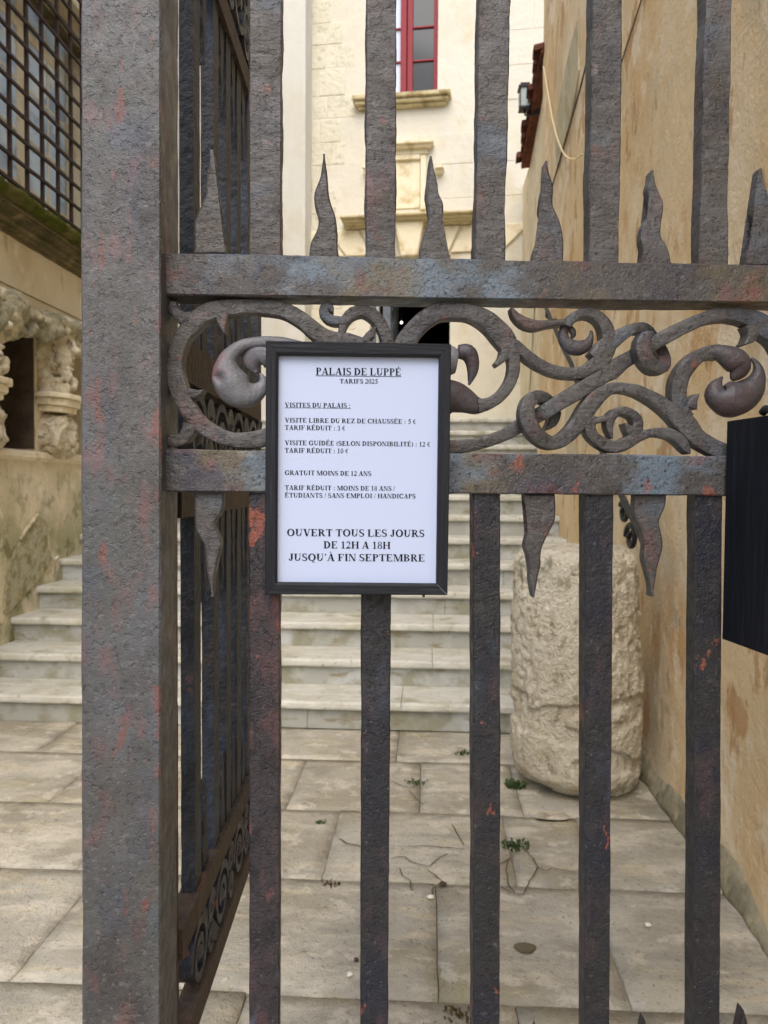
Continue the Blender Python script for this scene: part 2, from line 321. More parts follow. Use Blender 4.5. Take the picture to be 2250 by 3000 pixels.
# dirt-filled cracks across the broken slabs (traced in two close-ups)
for (ox, oy, line) in ((750, 2200, [(818, 662), (870, 655), (905, 652), (950, 685), (1000, 702), (1050, 710), (1085, 680), (1120, 655), (1165, 640)]),
                       (750, 2200, [(1040, 735), (1090, 765), (1132, 800), (1085, 835), (1062, 888)]), (750, 2200, [(505, 540), (550, 570), (590, 578), (640, 588)]),
                       (750, 2200, [(925, 590), (1010, 584), (1110, 592), (1180, 600), (1262, 606)]), (750, 2200, [(815, 185), (870, 210), (930, 235), (1005, 215)]), (750, 2200, [(930, 250), (975, 300), (1015, 335)]),
                       (750, 2200, [(875, 720), (890, 770), (930, 800), (950, 860)]), (750, 2200, [(1190, 455), (1210, 490), (1262, 580)]),
                       (1450, 2200, [(35, 700), (78, 672), (112, 628), (190, 612), (228, 660), (262, 715), (215, 800), (170, 882), (118, 878), (80, 810), (70, 740), (78, 672)]),
                       (1450, 2200, [(262, 715), (310, 740), (345, 722), (420, 735), (495, 748)]), (1450, 2200, [(35, 840), (90, 862), (118, 878)]), (1450, 2200, [(190, 612), (160, 585), (90, 580), (35, 560)])):
    pts = [on_z(ox+x/2.074, oy+y/2.074, .0) for x, y in line]; fine = []
    for p, q in zip(pts, pts[1:]):
        m = max(2, int((q-p).length/.012))
        for i in range(m): fine.append(p.lerp(q, i/m))
    fine.append(pts[-1]); L_, R_ = [], []
    for i, p in enumerate(fine):
        t = (fine[min(i+1, len(fine)-1)]-fine[max(i-1, 0)]).normalized(); nn = Vector((-t.y, t.x, 0)); w = .0018+.0022*abs(nz(p, 18, 2))+.001*abs(nz(p, 60)); j_ = nn*nz(p, 25, 7)*.006
        L_.append(p+j_+nn*w+Vector((0, 0, .0075))); R_.append(p+j_-nn*w+Vector((0, 0, .0075)))
    mb = MB(); n = len(fine); mb.add(L_+R_, [(i, i+1, n+i+1, n+i) for i in range(n-1)]); mb.build('crack', M['joint_dark'], pv)

# ================================================================== STAIRCASE
st = empty('stone_staircase', (0, STAIR_Y, 0), label='wide flight of pale worn stone steps rising to the doorway', cat='stairs')
NST = 13
for k in range(1, NST+1):
    y = STAIR_Y+(k-1)*TREAD; z = k*RISE
    mb = MB(); x = XL-.02
    depth = TREAD+.05 if k < NST else 3.2
    while x < XR-.02:
        nx_ = min(XR-.001, x+random.uniform(1.0, 1.9))
        if XR-nx_ < .5: nx_ = XR-.001
        # rounded nosing profile
        pr = [(y+depth, z-.05), (y+.012, z-.05), (y+.002, z-.042), (y, z-.03), (y+.001, z-.012), (y+.010, z), (y+depth, z)]
        n = 40; rs = []
        for s in range(n+1):
            xx = x+.0015+(nx_-x-.003)*s/n
            rs.append([(xx, py_+(nz((xx, py_, pz_), 7, k)*.009+nz((xx, py_, pz_), 26, k)*.004 if q in (1, 2, 3, 4, 5) else 0), pz_+(nz((xx, k, 1), 5)*.004+nz((xx, k, 2), 20)*.003 if q in (4, 5) else 0)) for q, (py_, pz_) in enumerate(pr)])
        mb.rings(rs); x = nx_
    so_ = mb.build('step', M['tread'], st, org=(0, STAIR_Y, 0))
    mb = MB(); x = XL-.02
    while x < XR-.02:
        nx_ = min(XR-.001, x+random.uniform(.7, 1.6))
        if XR-nx_ < .4: nx_ = XR-.001
        mb.box(x+.0015, nx_-.0015, y+.042, y+.10, z-RISE+(.0 if k == 1 else .001), z-.0505); x = nx_
    mb.build('riser', M['riser'], so_, org=(0, STAIR_Y, 0))
TOPZ = NST*RISE

# ================================================================== LEFT PALACE WING
def LY(px, py=1200, dX=0.0): return on_x(px, py, XL+dX).y
lw = empty('palace_wing', (XL, 5.4, 0), label='tan stone wing with grilled window and mossy cornice left of the gate', cat='building')
ORG = (XL, 5.4, 0)
def P(mb, name, mat, parent=lw, **k): return mb.build(name, M[mat] if isinstance(mat, str) else mat, parent, org=ORG, **k)
Y0, Y1 = 1.6, 7.2
mb = MB()
mb.box(XL-1.3, XL, Y0, Y1, -.03, 1.62)                                   # lower wall
mb.box(XL-1.3, XL, Y0, Y1, 2.56, 2.795)                                  # band over the niches
mb.box(XL-.6, XL+.012, Y0, Y1, 2.80, 3.14)                              # frieze
PY = LY(115, 1170); PQ = LY(48, 1170, .145)
piers = [(3.35, 3.8), (PQ-.46, PQ), (PY, PY+.46), (6.75, Y1)]
py_ = Y0
for (a_, b_) in piers: mb.box(XL-1.29, XL-.03, a_, b_, 1.625, 2.558)
P(mb, 'wall', 'tan_wall')
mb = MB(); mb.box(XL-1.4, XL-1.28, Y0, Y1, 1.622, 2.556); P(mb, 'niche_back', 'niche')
mb = MB()
pr = [(XL-.55, 1.60), (XL+.03, 1.605), (XL+.05, 1.63), (XL+.045, 1.66), (XL+.02, 1.675), (XL-.20, 1.70), (XL-.55, 1.66)]
n = 60; mb.rings([[(x+(nz((x, Y0+(Y1-Y0)*s/n, z), 9)*.012), Y0+(Y1-Y0)*s/n, z+nz((x, s*.2, z), 3)*.006) for x, z in pr] for s in range(n+1)]); P(mb, 'ledge', 'tan_wall')
# cornice: stacked mouldings, mossy top
mb = MB()
pr = [(XL-.3, 3.135), (XL+.03, 3.135), (XL+.03, 3.150), (XL+.022, 3.153), (XL+.055, 3.156), (XL+.058, 3.172), (XL+.05, 3.175), (XL+.085, 3.18), (XL+.10, 3.20), (XL+.09, 3.206), (XL+.13, 3.212), (XL+.17, 3.235), (XL+.165, 3.242), (XL+.2, 3.246), (XL+.2, 3.27), (XL-.3, 3.27)]
n = 80; mb.rings([[(x+nz((x*3, y, z), 8)*.008, y, z+nz((x, y, z*3), 8)*.006) for x, z in pr] for y in [Y0+(Y1-Y0)*s/n for s in range(n+1)]]); P(mb, 'cornice', 'cornice')
mb = MB()
pr = [(XL-.28, 3.272), (XL+.19, 3.268), (XL+.215, 3.245), (XL+.235, 3.25), (XL+.27, 3.28), (XL+.275, 3.315), (XL+.24, 3.335), (XL-.05, 3.40), (XL-.28, 3.42)]
n = 160; mb.rings([[(x+nz((x, y, z), 11)*.02+nz((x, y, z), 30)*.01, y, z+nz((x, y*1.3, z), 9)*.02+nz((x, y, z), 32)*.01) for x, z in pr] for y in [Y0+(Y1-Y0)*s/n for s in range(n+1)]])
P(mb, 'moss_topped_coping', 'mossy', smooth=True)
# upper wall round the big window
WY0, WY1, WZ0, WZ1 = 4.1, 6.5, 3.40, 5.35
mb = MB()
mb.box(XL-.6, XL-.02, Y0, WY0, 3.36, 7.2); mb.box(XL-.6, XL-.02, WY1, Y1, 3.36, 7.2); mb.box(XL-.6, XL-.02, WY0, WY1, WZ1, 7.2)
P(mb, 'upper_wall', 'tan_wall')
mb = MB()
for (a_, b_) in [(WY0, WY0+.1), (4.78, 4.86), (LY(58, 400, -.2), LY(86, 400, -.2)), (LY(204, 400, -.2), WY1)]: mb.box(XL-.26, XL-.212, a_, b_, WZ0-.02, WZ1)
mb.box(XL-.259, XL-.214, WY0+.1, WY1-.18, 4.86, 4.93); mb.box(XL-.259, XL-.214, WY0+.1, WY1-.18, WZ1-.12, WZ1-.02)
wf = P(mb, 'window', 'trim', bevel=.01)
mb = MB()
for (a_, b_) in [(WY0+.1, 4.78), (4.86, LY(58, 400, -.2)), (LY(86, 400, -.2), LY(204, 400, -.2))]: mb.box(XL-.24, XL-.225, a_+.001, b_-.001, WZ0-.02, WZ1-.13)
P(mb, 'pane', 'painted_sky_glass', wf)
mb = MB()
for (a_, b_) in [(WY0+.1, 4.78), (4.86, LY(58, 400, -.2)), (LY(86, 400, -.2), LY(204, 400, -.2))]:
    mb.box(XL-.2245, XL-.218, (a_+b_)/2-.010, (a_+b_)/2+.010, WZ0-.02, WZ1-.13)
    for z in (3.72, 4.10, 4.48): mb.box(XL-.2245, XL-.219, a_+.002, b_-.002, z-.009, z+.009)
P(mb, 'muntin', 'trim', wf)
mb = MB(); mb.box(XL-.12, XL-.03, WY0, WY1, 5.05, 5.13); P(mb, 'wooden_lintel', 'cornice')
gr = empty('window_grille', (0, 0, 0)); gr.parent = lw
GX = XL+.10
for y in [LY(27, 300, .1)-.205*q for q in (5, 4, 3, 2, 1)]+[LY(px, 300, .1) for px in (27, 78, 122, 168, 207, 240, 268)]:
    mb = MB(); n = 26
    mb.rings([[(GX+dx, y+dy+nz((y, z, 0), 3)*.006, z) for dx, dy in ((-.011, -.013), (.011, -.013), (.011, .013), (-.011, .013))] for z in [3.33+2.4*s/n for s in range(n+1)]])
    P(mb, 'grille_bar', 'grille', gr)
z = 3.45
while z < 5.8:
    mb = MB(); n = 40
    mb.rings([[(GX+.014+dx, y, z+dz+nz((z, y, 0), 3)*.007) for dx, dz in ((-.010, -.010), (.010, -.010), (.010, .010), (-.010, .010))] for y in [3.5+3.0*s/n for s in range(n+1)]])
    P(mb, 'grille_rail', 'grille', gr); z += .163
mb = MB(); mb.box(XL-1.279, XL-.04, PY-.005, PY-.001, 1.70, 2.555); mb.box(XL-1.279, XL-.2, PQ+.001, PY-.006, 2.545, 2.555); P(mb, 'niche_shade_panel', 'niche')  # thin dark panels that carry the niche's shade on its side and top
# corbels on the piers
def corbel(yc, w):
    x0 = XL-.028; p = .17
    mb = MB()
    for (z0, z1, e_) in ((1.985, 2.03, -.02), (2.031, 2.085, .012), (2.086, 2.125, .04)):
        pts = [(x0, yc-w/2-e_, z0), (x0+p*.55+e_, yc-w/2-e_, z0), (x0+p+e_, yc-w/2+.10, z0), (x0+p+e_, yc+w/2-.10, z0), (x0+p*.55+e_, yc+w/2+e_, z0), (x0, yc+w/2+e_, z0)]
        mb.prism(pts, (0, 0, z1-z0-.0006))
    c = P(mb, 'corbel', 'trim', bevel=.008)
    bm = bmesh.new(); bmesh.ops.create_icosphere(bm, subdivisions=5, radius=1)
    mb = MB(); vs = []
    for v in bm.verts:
        sg = lambda t: math.copysign(abs(t)**.6, t)
        q = Vector((sg(v.co.x)*.17, sg(v.co.y)*(w/2-.025), sg(v.co.z)*.19)); q.x *= 1-.25*max(0, -v.co.z)
        q *= 1+.0
        qq = q+Vector((x0, yc, 1.80))
        d = nz(qq, 9)*.035+abs(nz(qq, 22))*-.05+nz(qq, 50)*.016
        qq += v.normal*d; qq.z = min(qq.z, 1.984)
        vs.append(qq)
    mb.add(vs, [tuple(v.index for v in f.verts) for f in bm.faces]); bm.free()
    P(mb, 'rocky_bracket', 'carved', c, smooth=True)
for (a_, b_) in piers[1:3]: corbel((a_+b_)/2, b_-a_-.02)
# exposed patch of masonry where the render fell away (above the steps)
pts = [(108, 1508), (128, 1522), (143, 1545), (140, 1590), (150, 1628), (140, 1660), (118, 1690), (92, 1720), (60, 1752), (28, 1790), (8, 1800), (12, 1740), (25, 1670), (40, 1610), (62, 1580), (78, 1548), (95, 1530)]
pp = [on_x(x, y, XL+.002) for x, y in pts]
mb = MB(); lip = [on_x(x, y, XL+.008) for x, y in ((60, 1582), (78, 1548), (95, 1530), (108, 1508), (128, 1522), (143, 1545), (141, 1590), (150, 1628), (158, 1640), (172, 1628))]; fl = []
for p, q in zip(lip, lip[1:]): fl += [p.lerp(q, i/8)+Vector((0, nz(p.lerp(q, i/8), 30)*.012, nz(p.lerp(q, i/8), 26, 4)*.012)) for i in range(8)]
mb.tube(fl, .013, 8); P(mb, 'broken_plaster_lip', 'tan_wall', smooth=True)
mb = MB(); mb.prism(pp, (.010, 0, 0)); P(mb, 'exposed_masonry', 'exposed', bevel=.004)
mb = MB()
for s in range(46):
    q = on_x(random.uniform(20, 136), random.uniform(1560, 1770), XL+.008)
# paler far stretch of the wing
mb = MB(); mb.box(XL-.6, XL+.004, Y1+.002, 10.6, -.03, 8.6); P(mb, 'plastered_end_wall', 'white_plaster')

# carved garland between the heads (part of the wing)
def blob_mesh(name, blobs, mat, parent=None, vox=.012, disp=(), org=(0, 0, 0), cut=None):
    bm = bmesh.new()
    for (c, r, *rot) in blobs:
        r = r if isinstance(r, tuple) else (r, r, r)
        Mx = Matrix.Translation(c)
        if rot: Mx = Mx @ Matrix.Rotation(rot[0][0], 4, 'X') @ Matrix.Rotation(rot[0][1], 4, 'Y') @ Matrix.Rotation(rot[0][2], 4, 'Z')
        Mx = Mx @ Matrix.Diagonal((*r, 1))
        bmesh.ops.create_icosphere(bm, subdivisions=3, radius=1, matrix=Mx)
    me = bpy.data.meshes.new(name); bm.to_mesh(me); bm.free()
    tmp = bpy.data.objects.new(name, me); COL.objects.link(tmp)
    m = tmp.modifiers.new('r', 'REMESH'); m.mode = 'VOXEL'; m.voxel_size = vox
    m = tmp.modifiers.new('s', 'SMOOTH'); m.iterations = 2; m.factor = .5
    dg = bpy.context.evaluated_depsgraph_get(); me2 = bpy.data.meshes.new_from_object(tmp.evaluated_get(dg))
    bpy.data.objects.remove(tmp)
    ns = [v.normal.copy() for v in me2.vertices]
    for v, nn in zip(me2.vertices, ns):
        d = sum(nz(v.co, f, 5)*a_ for f, a_ in disp)
        v.co = v.co+nn*d
    o = bpy.data.objects.new(name, me2); COL.objects.link(o); me2.materials.clear(); me2.materials.append(M[mat])
    me2.polygons.foreach_set('use_smooth', [True]*len(me2.polygons))
    me2.transform(Matrix.Translation((-org[0], -org[1], -org[2])))
    if parent: o.parent = parent
    return o
HS = 1.32
def head_blobs(c):
    """bearded head turned out of the wall (+X); local x forward, y along the wall, z up"""
    B = []
    def b(x, y, z, r, rot=None): q = (c[0]+x*HS, c[1]+y*HS, c[2]+z*HS); r = tuple(v*HS for v in r) if isinstance(r, tuple) else r*HS; B.append((q, r) if rot is None else (q, r, rot))
    b(-.02, 0, .06, (.125, .115, .15))           # skull
    b(.02, 0, -.01, (.105, .09, .12))            # face
    b(.098, 0, .100, (.034, .07, .020))         # brow
    b(.124, 0, .055, (.026, .02, .05), (0, -.4, 0)); b(.150, 0, .020, (.030, .028, .022)); b(.05, 0, .135, (.07, .08, .05))   # nose
    for s in (-1, 1):
        b(.072, s*.052, .02, (.03, .03, .032))   # cheek
        b(.096, s*.035, -.018, (.028, .034, .016), (s*.5, 0, 0)); b(.08, s*.07, -.04, (.022, .028, .018))   # moustache
        b(.076, s*.036, .062, (.016, .02, .012))  # eyeball
        b(-.01, s*.112, .03, (.025, .018, .04))  # ear
        for q in range(7):                        # locks of hair down the side
            b(-.06+.012*q, s*(.105+.006*math.sin(q)), .10-.055*q, (.034, .024, .04))
        for q in range(5): b(-.02+.02*q, s*(.085-.006*q), -.10-.026*q, (.036, .03, .034))
    b(.104, 0, -.082, (.030, .034, .015))        # lower lip
    for q in range(16):                           # curly beard
        b(.03+.055*math.sin(q*2.1)+.02, .062*math.cos(q*1.7), -.115-.0085*q, .034)
    for q in range(9):                            # headcloth across the brow
        t = -1.35+2.7*q/8
        b(-.01+.105*math.cos(t)*1.0, .125*math.sin(t), .165+.018*math.sin(q*2.3), (.05, .05, .042))
    for q in range(7): b(-.05+.03*math.sin(q*2), -.10+.033*q, .21+.012*math.cos(q*3), (.06, .045, .04))
    return B
heads = [(XL+.0, PQ-.20, 2.425, 'bearded stone head carved at the far left edge beside the dark niche'),
         (XL+.0, PY+.185, 2.425, 'bearded stone head in profile, right of the dark niche, next to the gate post')]
for (x, y, z, lab) in heads:
    o = blob_mesh('stone_bust', head_blobs((x, y, z)), 'carved', None, .009, ((26, .004), (75, .003)), (x, y, 2.125))
    o.location = (x, y, 2.125); tag(o, lab, 'sculpture', 'carved heads on corbels')
B = []
def gb(px, py, r_, dX=.10, *rot): B.append((tuple(on_x(px, py, XL+dX)), r_, *rot))
gb(8, 915, (.13, .16, .15)); gb(34, 905, (.11, .12, .13)); gb(0, 960, (.10, .15, .08)); gb(28, 965, (.09, .10, .06)); gb(-40, 920, (.13, .16, .13))
gb(62, 925, (.10, .09, .07), .08, (.5, 0, 0)); gb(82, 935, (.10, .11, .06), .09, (.4, 0, 0)); gb(105, 945, (.10, .11, .055), .09, (.35, 0, 0)); gb(78, 962, (.08, .10, .035), .11, (.7, 0, 0)); gb(98, 972, (.08, .10, .035), .11, (.3, 0, 0))
gb(122, 960, (.09, .10, .09), .10); gb(138, 945, (.10, .09, .09), .10); gb(148, 968, (.09, .08, .07), .12); gb(132, 985, (.07, .07, .05), .12)
gb(165, 950, (.10, .11, .07), .10); gb(190, 958, (.11, .11, .06), .12); gb(212, 965, (.11, .11, .06), .13); gb(180, 972, (.09, .05, .035), .13)
gb(240, 970, (.11, .12, .07), .12); gb(262, 985, (.1, .12, .07), .12)
blob_mesh('carved_garland', B, 'carved_dark', lw, .014, ((14, .022), (34, .014), (80, .006)), ORG)

# ================================================================== MAIN FACADE
FO = on_y(1250, 1420, 10.2); FF = Frame((FO.x, FO.y, 0), R(-5.2))
fb = empty('palace_facade', FF.M.translation, FF.ang, 'cream stone palace front with red window above a dark doorway', 'building')
S6 = 2250/1659
def fp(x, y, d=0):    # 1659-scale photo pixel to facade-local metres
    q = FF(x*S6, y*S6, d); return q
def frect(x0, y0, x1, y1, d=0):
    a_ = fp(x0, y0, d); b_ = fp(x1, y1, d); return a_.x, b_.x, b_.z, a_.z    # u0,u1,z0,z1
wu0, wu1, wz0, _ = frect(812, 0, 945, 207); wz1 = wz0+2.6
du0, du1, _, dz1 = frect(800, 556, 970, 895)
def wall_cells(mb, us, zs, holes, y0, y1):
    us = sorted(us); zs = sorted(zs)
    for a_, b_ in zip(us, us[1:]):
        for c_, d_ in zip(zs, zs[1:]):
            m_ = ((a_+b_)/2, (c_+d_)/2)
            if any(h[0] < m_[0] < h[1] and h[2] < m_[1] < h[3] for h in holes): continue
            mb.box(a_, b_, y0, y1, c_, d_)
holes = [(wu0, wu1, wz0, wz1), (du0, du1, -1, dz1)]
mb = MB(); wall_cells(mb, [-4.2, wu0, wu1, du0, du1, 3.5], [0, dz1, wz0, wz1, 10], holes, 0, .5); mb.build('wall', M['cream'], fb)
# weathered ashlar blocks at the left edge of the front
qs = empty('quoin', (0, 0, 0)); qs.parent = fb
u0 = fp(661, 400).x; z = TOPZ+.1; rowi = 0
while z < 8.4:
    h = random.uniform(.27, .36); u = u0; nb = random.choice((1, 2, 2))
    for q in range(nb):
        w = random.uniform(.16, .42)
        mb = MB(); mb.box(u+.004, u+w-.004, -.003-random.random()*.006, .02, z+.002, z+h-.002); mb.build('quoin_block', M['quoin'], qs, bevel=.010); u += w
    z += h
# faint ashlar joints over the rest
mb = MB(); z = TOPZ+.2; r_ = 0
while z < 9:
    h = random.uniform(.36, .44)
    u = -.9+(r_ % 2)*.4
    while u < 2.0:
        w = random.uniform(.6, 1.0)
        x0, x1 = u+.003, u+w-.003
        bad = any(not (x1 < hh[0]-.12 or x0 > hh[1]+.12 or z+h < hh[2]-.15 or z > hh[3]+.1) for hh in holes)
        if not bad and random.random() < .8: mb.box(x0, x1, -.004-random.random()*.003, .01, z+.003, z+h-.003)
        u += w
    z += h; r_ += 1
mb.build('ashlar_facing', M['cream'], fb, bevel=.004)
# window
wn = empty('window', ((wu0+wu1)/2, 0, wz0)); wn.parent = fb; WO = ((wu0+wu1)/2, 0, wz0)
mu = fp(878, 100).x; e_ = .075
mb = MB()
mb.box(wu0, wu0+.06, .07, .13, wz0+.002, wz1); mb.box(wu1-.06, wu1, .07, .13, wz0+.002, wz1)
mb.box(mu-.085, mu-.006, .055, .13, wz0+.002, wz1); mb.box(mu+.004, mu+.075, .065, .13, wz0+.002, wz1)
for (a_, b_) in ((wu0+.06, mu-.085), (mu+.075, wu1-.06)):
    mb.box(a_, b_, .07, .125, wz0+.002, wz0+.08)
    for q in range(1, 6): z = wz0+.08+q*.43; mb.box(a_, b_, .075, .12, z-.012, z+.012)
mb.build('frame', M['red'], wn, org=WO, bevel=.006)
mb = MB(); mb.box(mu+.07, wu1-.055, .10, .105, wz0+.01, wz1); mb.build('pane', M['dark_glass'], wn, org=WO)
mb = MB(); mb.box(wu0+.055, mu-.08, .10, .105, wz0+.01, wz1); mb.build('pane', M['sky_pane'], wn, org=WO)
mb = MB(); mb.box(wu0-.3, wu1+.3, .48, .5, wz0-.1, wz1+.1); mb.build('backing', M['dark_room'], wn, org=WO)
s0, s1, _, _ = frect(765, 0, 975, 0); sz = fp(870, 212).z
s0 = fp(765, 225).x; s1 = fp(975, 212).x
mb = MB()
mb.box(s0, s1, -.17, 0, sz-.055, sz); mb.box(s0+.03, s1-.03, -.13, 0, sz-.105, sz-.056); mb.box(s0+.06, s1-.06, -.08, 0, sz-.14, sz-.106)
mb.build('sill', M['trim_dirty'], wn, org=WO, bevel=.012)
# tablet over the door
def fb_box(mb, x0, y0, x1, y1, p0, p1=0.0, dz=0):
    a_ = fp((x0+x1)/2, y0, -p0); b_ = fp((x0+x1)/2, y1, -p0)
    mb.box(fp(x0, (y0+y1)/2, -p0).x, fp(x1, (y0+y1)/2, -p0).x, -p0, p1, b_.z, a_.z)
mb = MB()
fb_box(mb, 801, 303, 936, 310, .16); fb_box(mb, 806, 310.3, 930, 318, .12); fb_box(mb, 812, 318.3, 924, 334, .05)
fb_box(mb, 816, 334.3, 828, 452, .07); fb_box(mb, 908, 334.3, 920, 452, .07); fb_box(mb, 828.4, 334.3, 907.6, 345, .06)
fb_box(mb, 828.4, 345.3, 907.6, 451, .02)
for xx in (783, 938):
    fb_box(mb, xx, 355, xx+20, 362, .14); fb_box(mb, xx+2, 362.3, xx+18, 371, .10)
mb.build('tablet', M['trim'], fb, bevel=.01)
mb = MB()
fb_box(mb, 733, 458, 1030, 464, .26); fb_box(mb, 737, 464.3, 1026, 472, .21); fb_box(mb, 742, 472.3, 1021, 479, .15); fb_box(mb, 746, 479.3, 1017, 487, .09)
mb.build('door_cornice', M['trim_dirty'], fb, bevel=.012)
# voussoirs and keystone
cu = (du0+du1)/2; R0 = (du1-du0)/2
for q in range(-3, 4):
    if q == 0: continue
    t0 = q*.34-.155; t1 = q*.34+.155
    base = dz1
    pts = []
    for t, rr in ((t0, .02), (t1, .02), (t1, .36), (t0, .36)):
        pts.append((cu+t*(1.0+rr*.9), -.002, base+rr))
    mb = MB(); mb.prism(pts, (0, -.03-.008*(q % 2), 0)); mb.build('voussoir', M['trim'], fb, bevel=.012)
mb = MB()
mb.prism([(cu-.11, -.002, dz1-.04), (cu+.11, -.002, dz1-.04), (cu+.19, -.002, dz1+.40), (cu-.19, -.002, dz1+.40)], (0, -.15, 0)); mb.build('keystone', M['trim'], fb, bevel=.02)
# door leaf, jambs and dark hall
dr = empty('door', (cu, 0, TOPZ)); dr.parent = fb; DO = (cu, 0, TOPZ)
j1 = fp(824, 700).x; j2 = fp(838, 700).x
mb = MB(); mb.box(du0+.001, du0+.05, .12, .30, TOPZ, dz1-.002); mb.build('jamb', M['door_paint'], dr, org=DO, bevel=.01)
mb = MB(); mb.box(du0+.05, du0+.09, .18, .32, TOPZ, dz1-.002); mb.build('reveal_strip', M['door_pale'], dr, org=DO, bevel=.01)
mb = MB(); mb.box(j1-.02, j2, .25, 1.1, TOPZ, dz1-.002)
for q in (.5, 1.2, 1.9): mb.box(j2, j2+.012, .35, 1.0, TOPZ+q-.28, TOPZ+q+.28)
mb.build('leaf', M['door_paint'], dr, org=DO, bevel=.01)
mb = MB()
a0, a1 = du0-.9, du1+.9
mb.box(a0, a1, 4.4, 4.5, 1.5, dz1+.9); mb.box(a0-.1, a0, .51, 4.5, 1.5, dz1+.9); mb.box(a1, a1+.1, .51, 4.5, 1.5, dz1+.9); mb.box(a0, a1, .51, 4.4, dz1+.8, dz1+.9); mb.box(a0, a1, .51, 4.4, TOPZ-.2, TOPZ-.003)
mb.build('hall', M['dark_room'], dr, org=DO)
for (x, y, lab) in ((851, 672, 'upper of two tiny glowing bulbs inside the dark doorway'), (867, 697, 'lower of two tiny glowing bulbs inside the dark doorway')):
    q = FF.M @ fp(x, y, .75)
    bm = bmesh.new(); bmesh.ops.create_uvsphere(bm, u_segments=16, v_segments=10, radius=.015)
    for v in bm.verts:
        if v.co.z > 0: v.co.z *= 1.35; v.co.x *= 1-.4*v.co.z/.043; v.co.y *= 1-.4*v.co.z/.043
    me = bpy.data.meshes.new('glass_bulb'); bm.to_mesh(me); bm.free(); me.materials.append(M['bulb'])
    bt = empty('hanging_bulb', q, 0, lab, 'lamp', 'bulbs in the doorway'); o = bpy.data.objects.new('glass_bulb', me); COL.objects.link(o); o.parent = bt
    mb = MB(); mb.tube([(0, 0, .02), (0, 0, .055)], .011); mb.tube([(0, 0, .07), (0, 0, dz1+.79-q.z)], .004, 6); mb.build('flex', M['black_metal'], bt)
# small meter box plates at the left of the front
mb = MB(); q = fp(671, 397); mb.box(q.x-.02, q.x+.02, -.04, 0, q.z-.05, q.z+.05); q = fp(671, 410); mb.box(q.x-.02, q.x+.02, -.035, 0, q.z-.04, q.z+.04); mb.build('bell_plate', M['trim_dirty'], fb, bevel=.006)
# white pilaster end wall, projecting left of the front
wp = FF(560*S6, 1300, -.35)
mb = MB(); mb.box(fp(430, 500, -.35).x, fp(659, 500, -.35).x, -.35, .3, 0, 9.6); mb.build('white_pilaster', M['white_plaster'], fb)

# ================================================================== RIGHT OCHRE WALL
ow = empty('ochre_wall', (XR, 4, 0), label='tall stained ochre plaster wall on the right side of the courtyard', cat='wall'); OO = (XR, 4, 0)
YE = on_x(1589, 300, XR).y
mb = MB(); ny, nz_ = 60, 50
ys = [-2.6+(YE+2.6)*q/ny for q in range(ny+1)]; zs = [-.03+7.2*q/nz_ for q in range(nz_+1)]
vs = [(XR+nz((0, y, z), .9)*.012+nz((0, y, z), 3.5)*.005-(.0 if z > .3 else (.3-z)*.12*(1+nz((0, y, z), 4)*.5)), y, z) for z in zs for y in ys]
mb.add(vs, [(q*(ny+1)+p, q*(ny+1)+p+1, (q+1)*(ny+1)+p+1, (q+1)*(ny+1)+p) for q in range(nz_) for p in range(ny)])
mb.build('wall', M['ochre'], ow, smooth=True, org=OO)
mb = MB(); mb.box(XR+.06, XR+.5, -2.6, YE, -.03, 7.15); mb.box(XR+.015, XR+.1, YE-.05, YE, -.03, 7.15); mb.build('wall_core', M['ochre'], ow, org=OO)
# cement skirt along its foot
mb = MB(); n = 70; rs = []
for s in range(n+1):
    y = 1.2+(STAIR_Y+.02-1.2)*s/n; w = .02+.02*nz((y, 0, 0), 2.2)+.015*nz((y, 0, 0), 9); h = .10+.08*nz((y, 3, 0), 2.0)+.05*nz((y, 0, 5), 8)
    h *= min(1, max(.3, (y-1.6)/1.5))
    rs.append([(XR+.02, y, -.02), (XR-.04-w, y, -.02), (XR-.045-w*.6, y, .02), (XR-.04-w*.2, y, h*.5), (XR-.028, y, h), (XR+.02, y, h+.02)])
mb.rings(rs); mb.build('cement_skirt', M['cement'], ow, smooth=True, org=OO)
# weathered triangular band and the seam beside it, its shadow gap drawn as dark strips
pts = [(1697, 54), (1699, 205), (1690, 270), (1668, 372), (1645, 455), (1636, 490), (1630, 440), (1634, 343), (1650, 250), (1676, 130)]
mb = MB(); mb.prism([on_x(x, y, XR-.004) for x, y in pts], (-.012, 0, 0)); mb.build('weathered_band', M['old_board'], ow, org=OO)
mb = MB(); mb.tube([on_x(x, y, XR-.012) for x, y in ((1905, -80), (1879, 0), (1825, 169), (1795, 262))], .004, 6); mb.tube([on_x(x, y, XR-.016) for x, y in ((1722, 170), (1699, 262), (1672, 360), (1645, 452), (1619, 542), (1606, 590))], .007, 6); mb.build('seam_shadow_strip', M['iron_brown'], ow, org=OO)  # dark strips for the seam's shadow gap, no iron part; brown iron colour reused
# hanging cable
cp = [(1592, 195), (1604, 265), (1618, 350), (1634, 410), (1646, 440), (1658, 458), (1672, 466), (1688, 466), (1705, 452)]
q0 = on_x(1592, 195, XR-.03)
mb = MB(); mb.tube([on_x(x, y, XR-.035)-q0 for x, y in cp], .0075, 8); o = mb.build('hanging_cable', M['cable'], None, smooth=True); o.location = q0
tag(o, 'thin cream cable hanging loose in a curve on the ochre wall', 'cable')
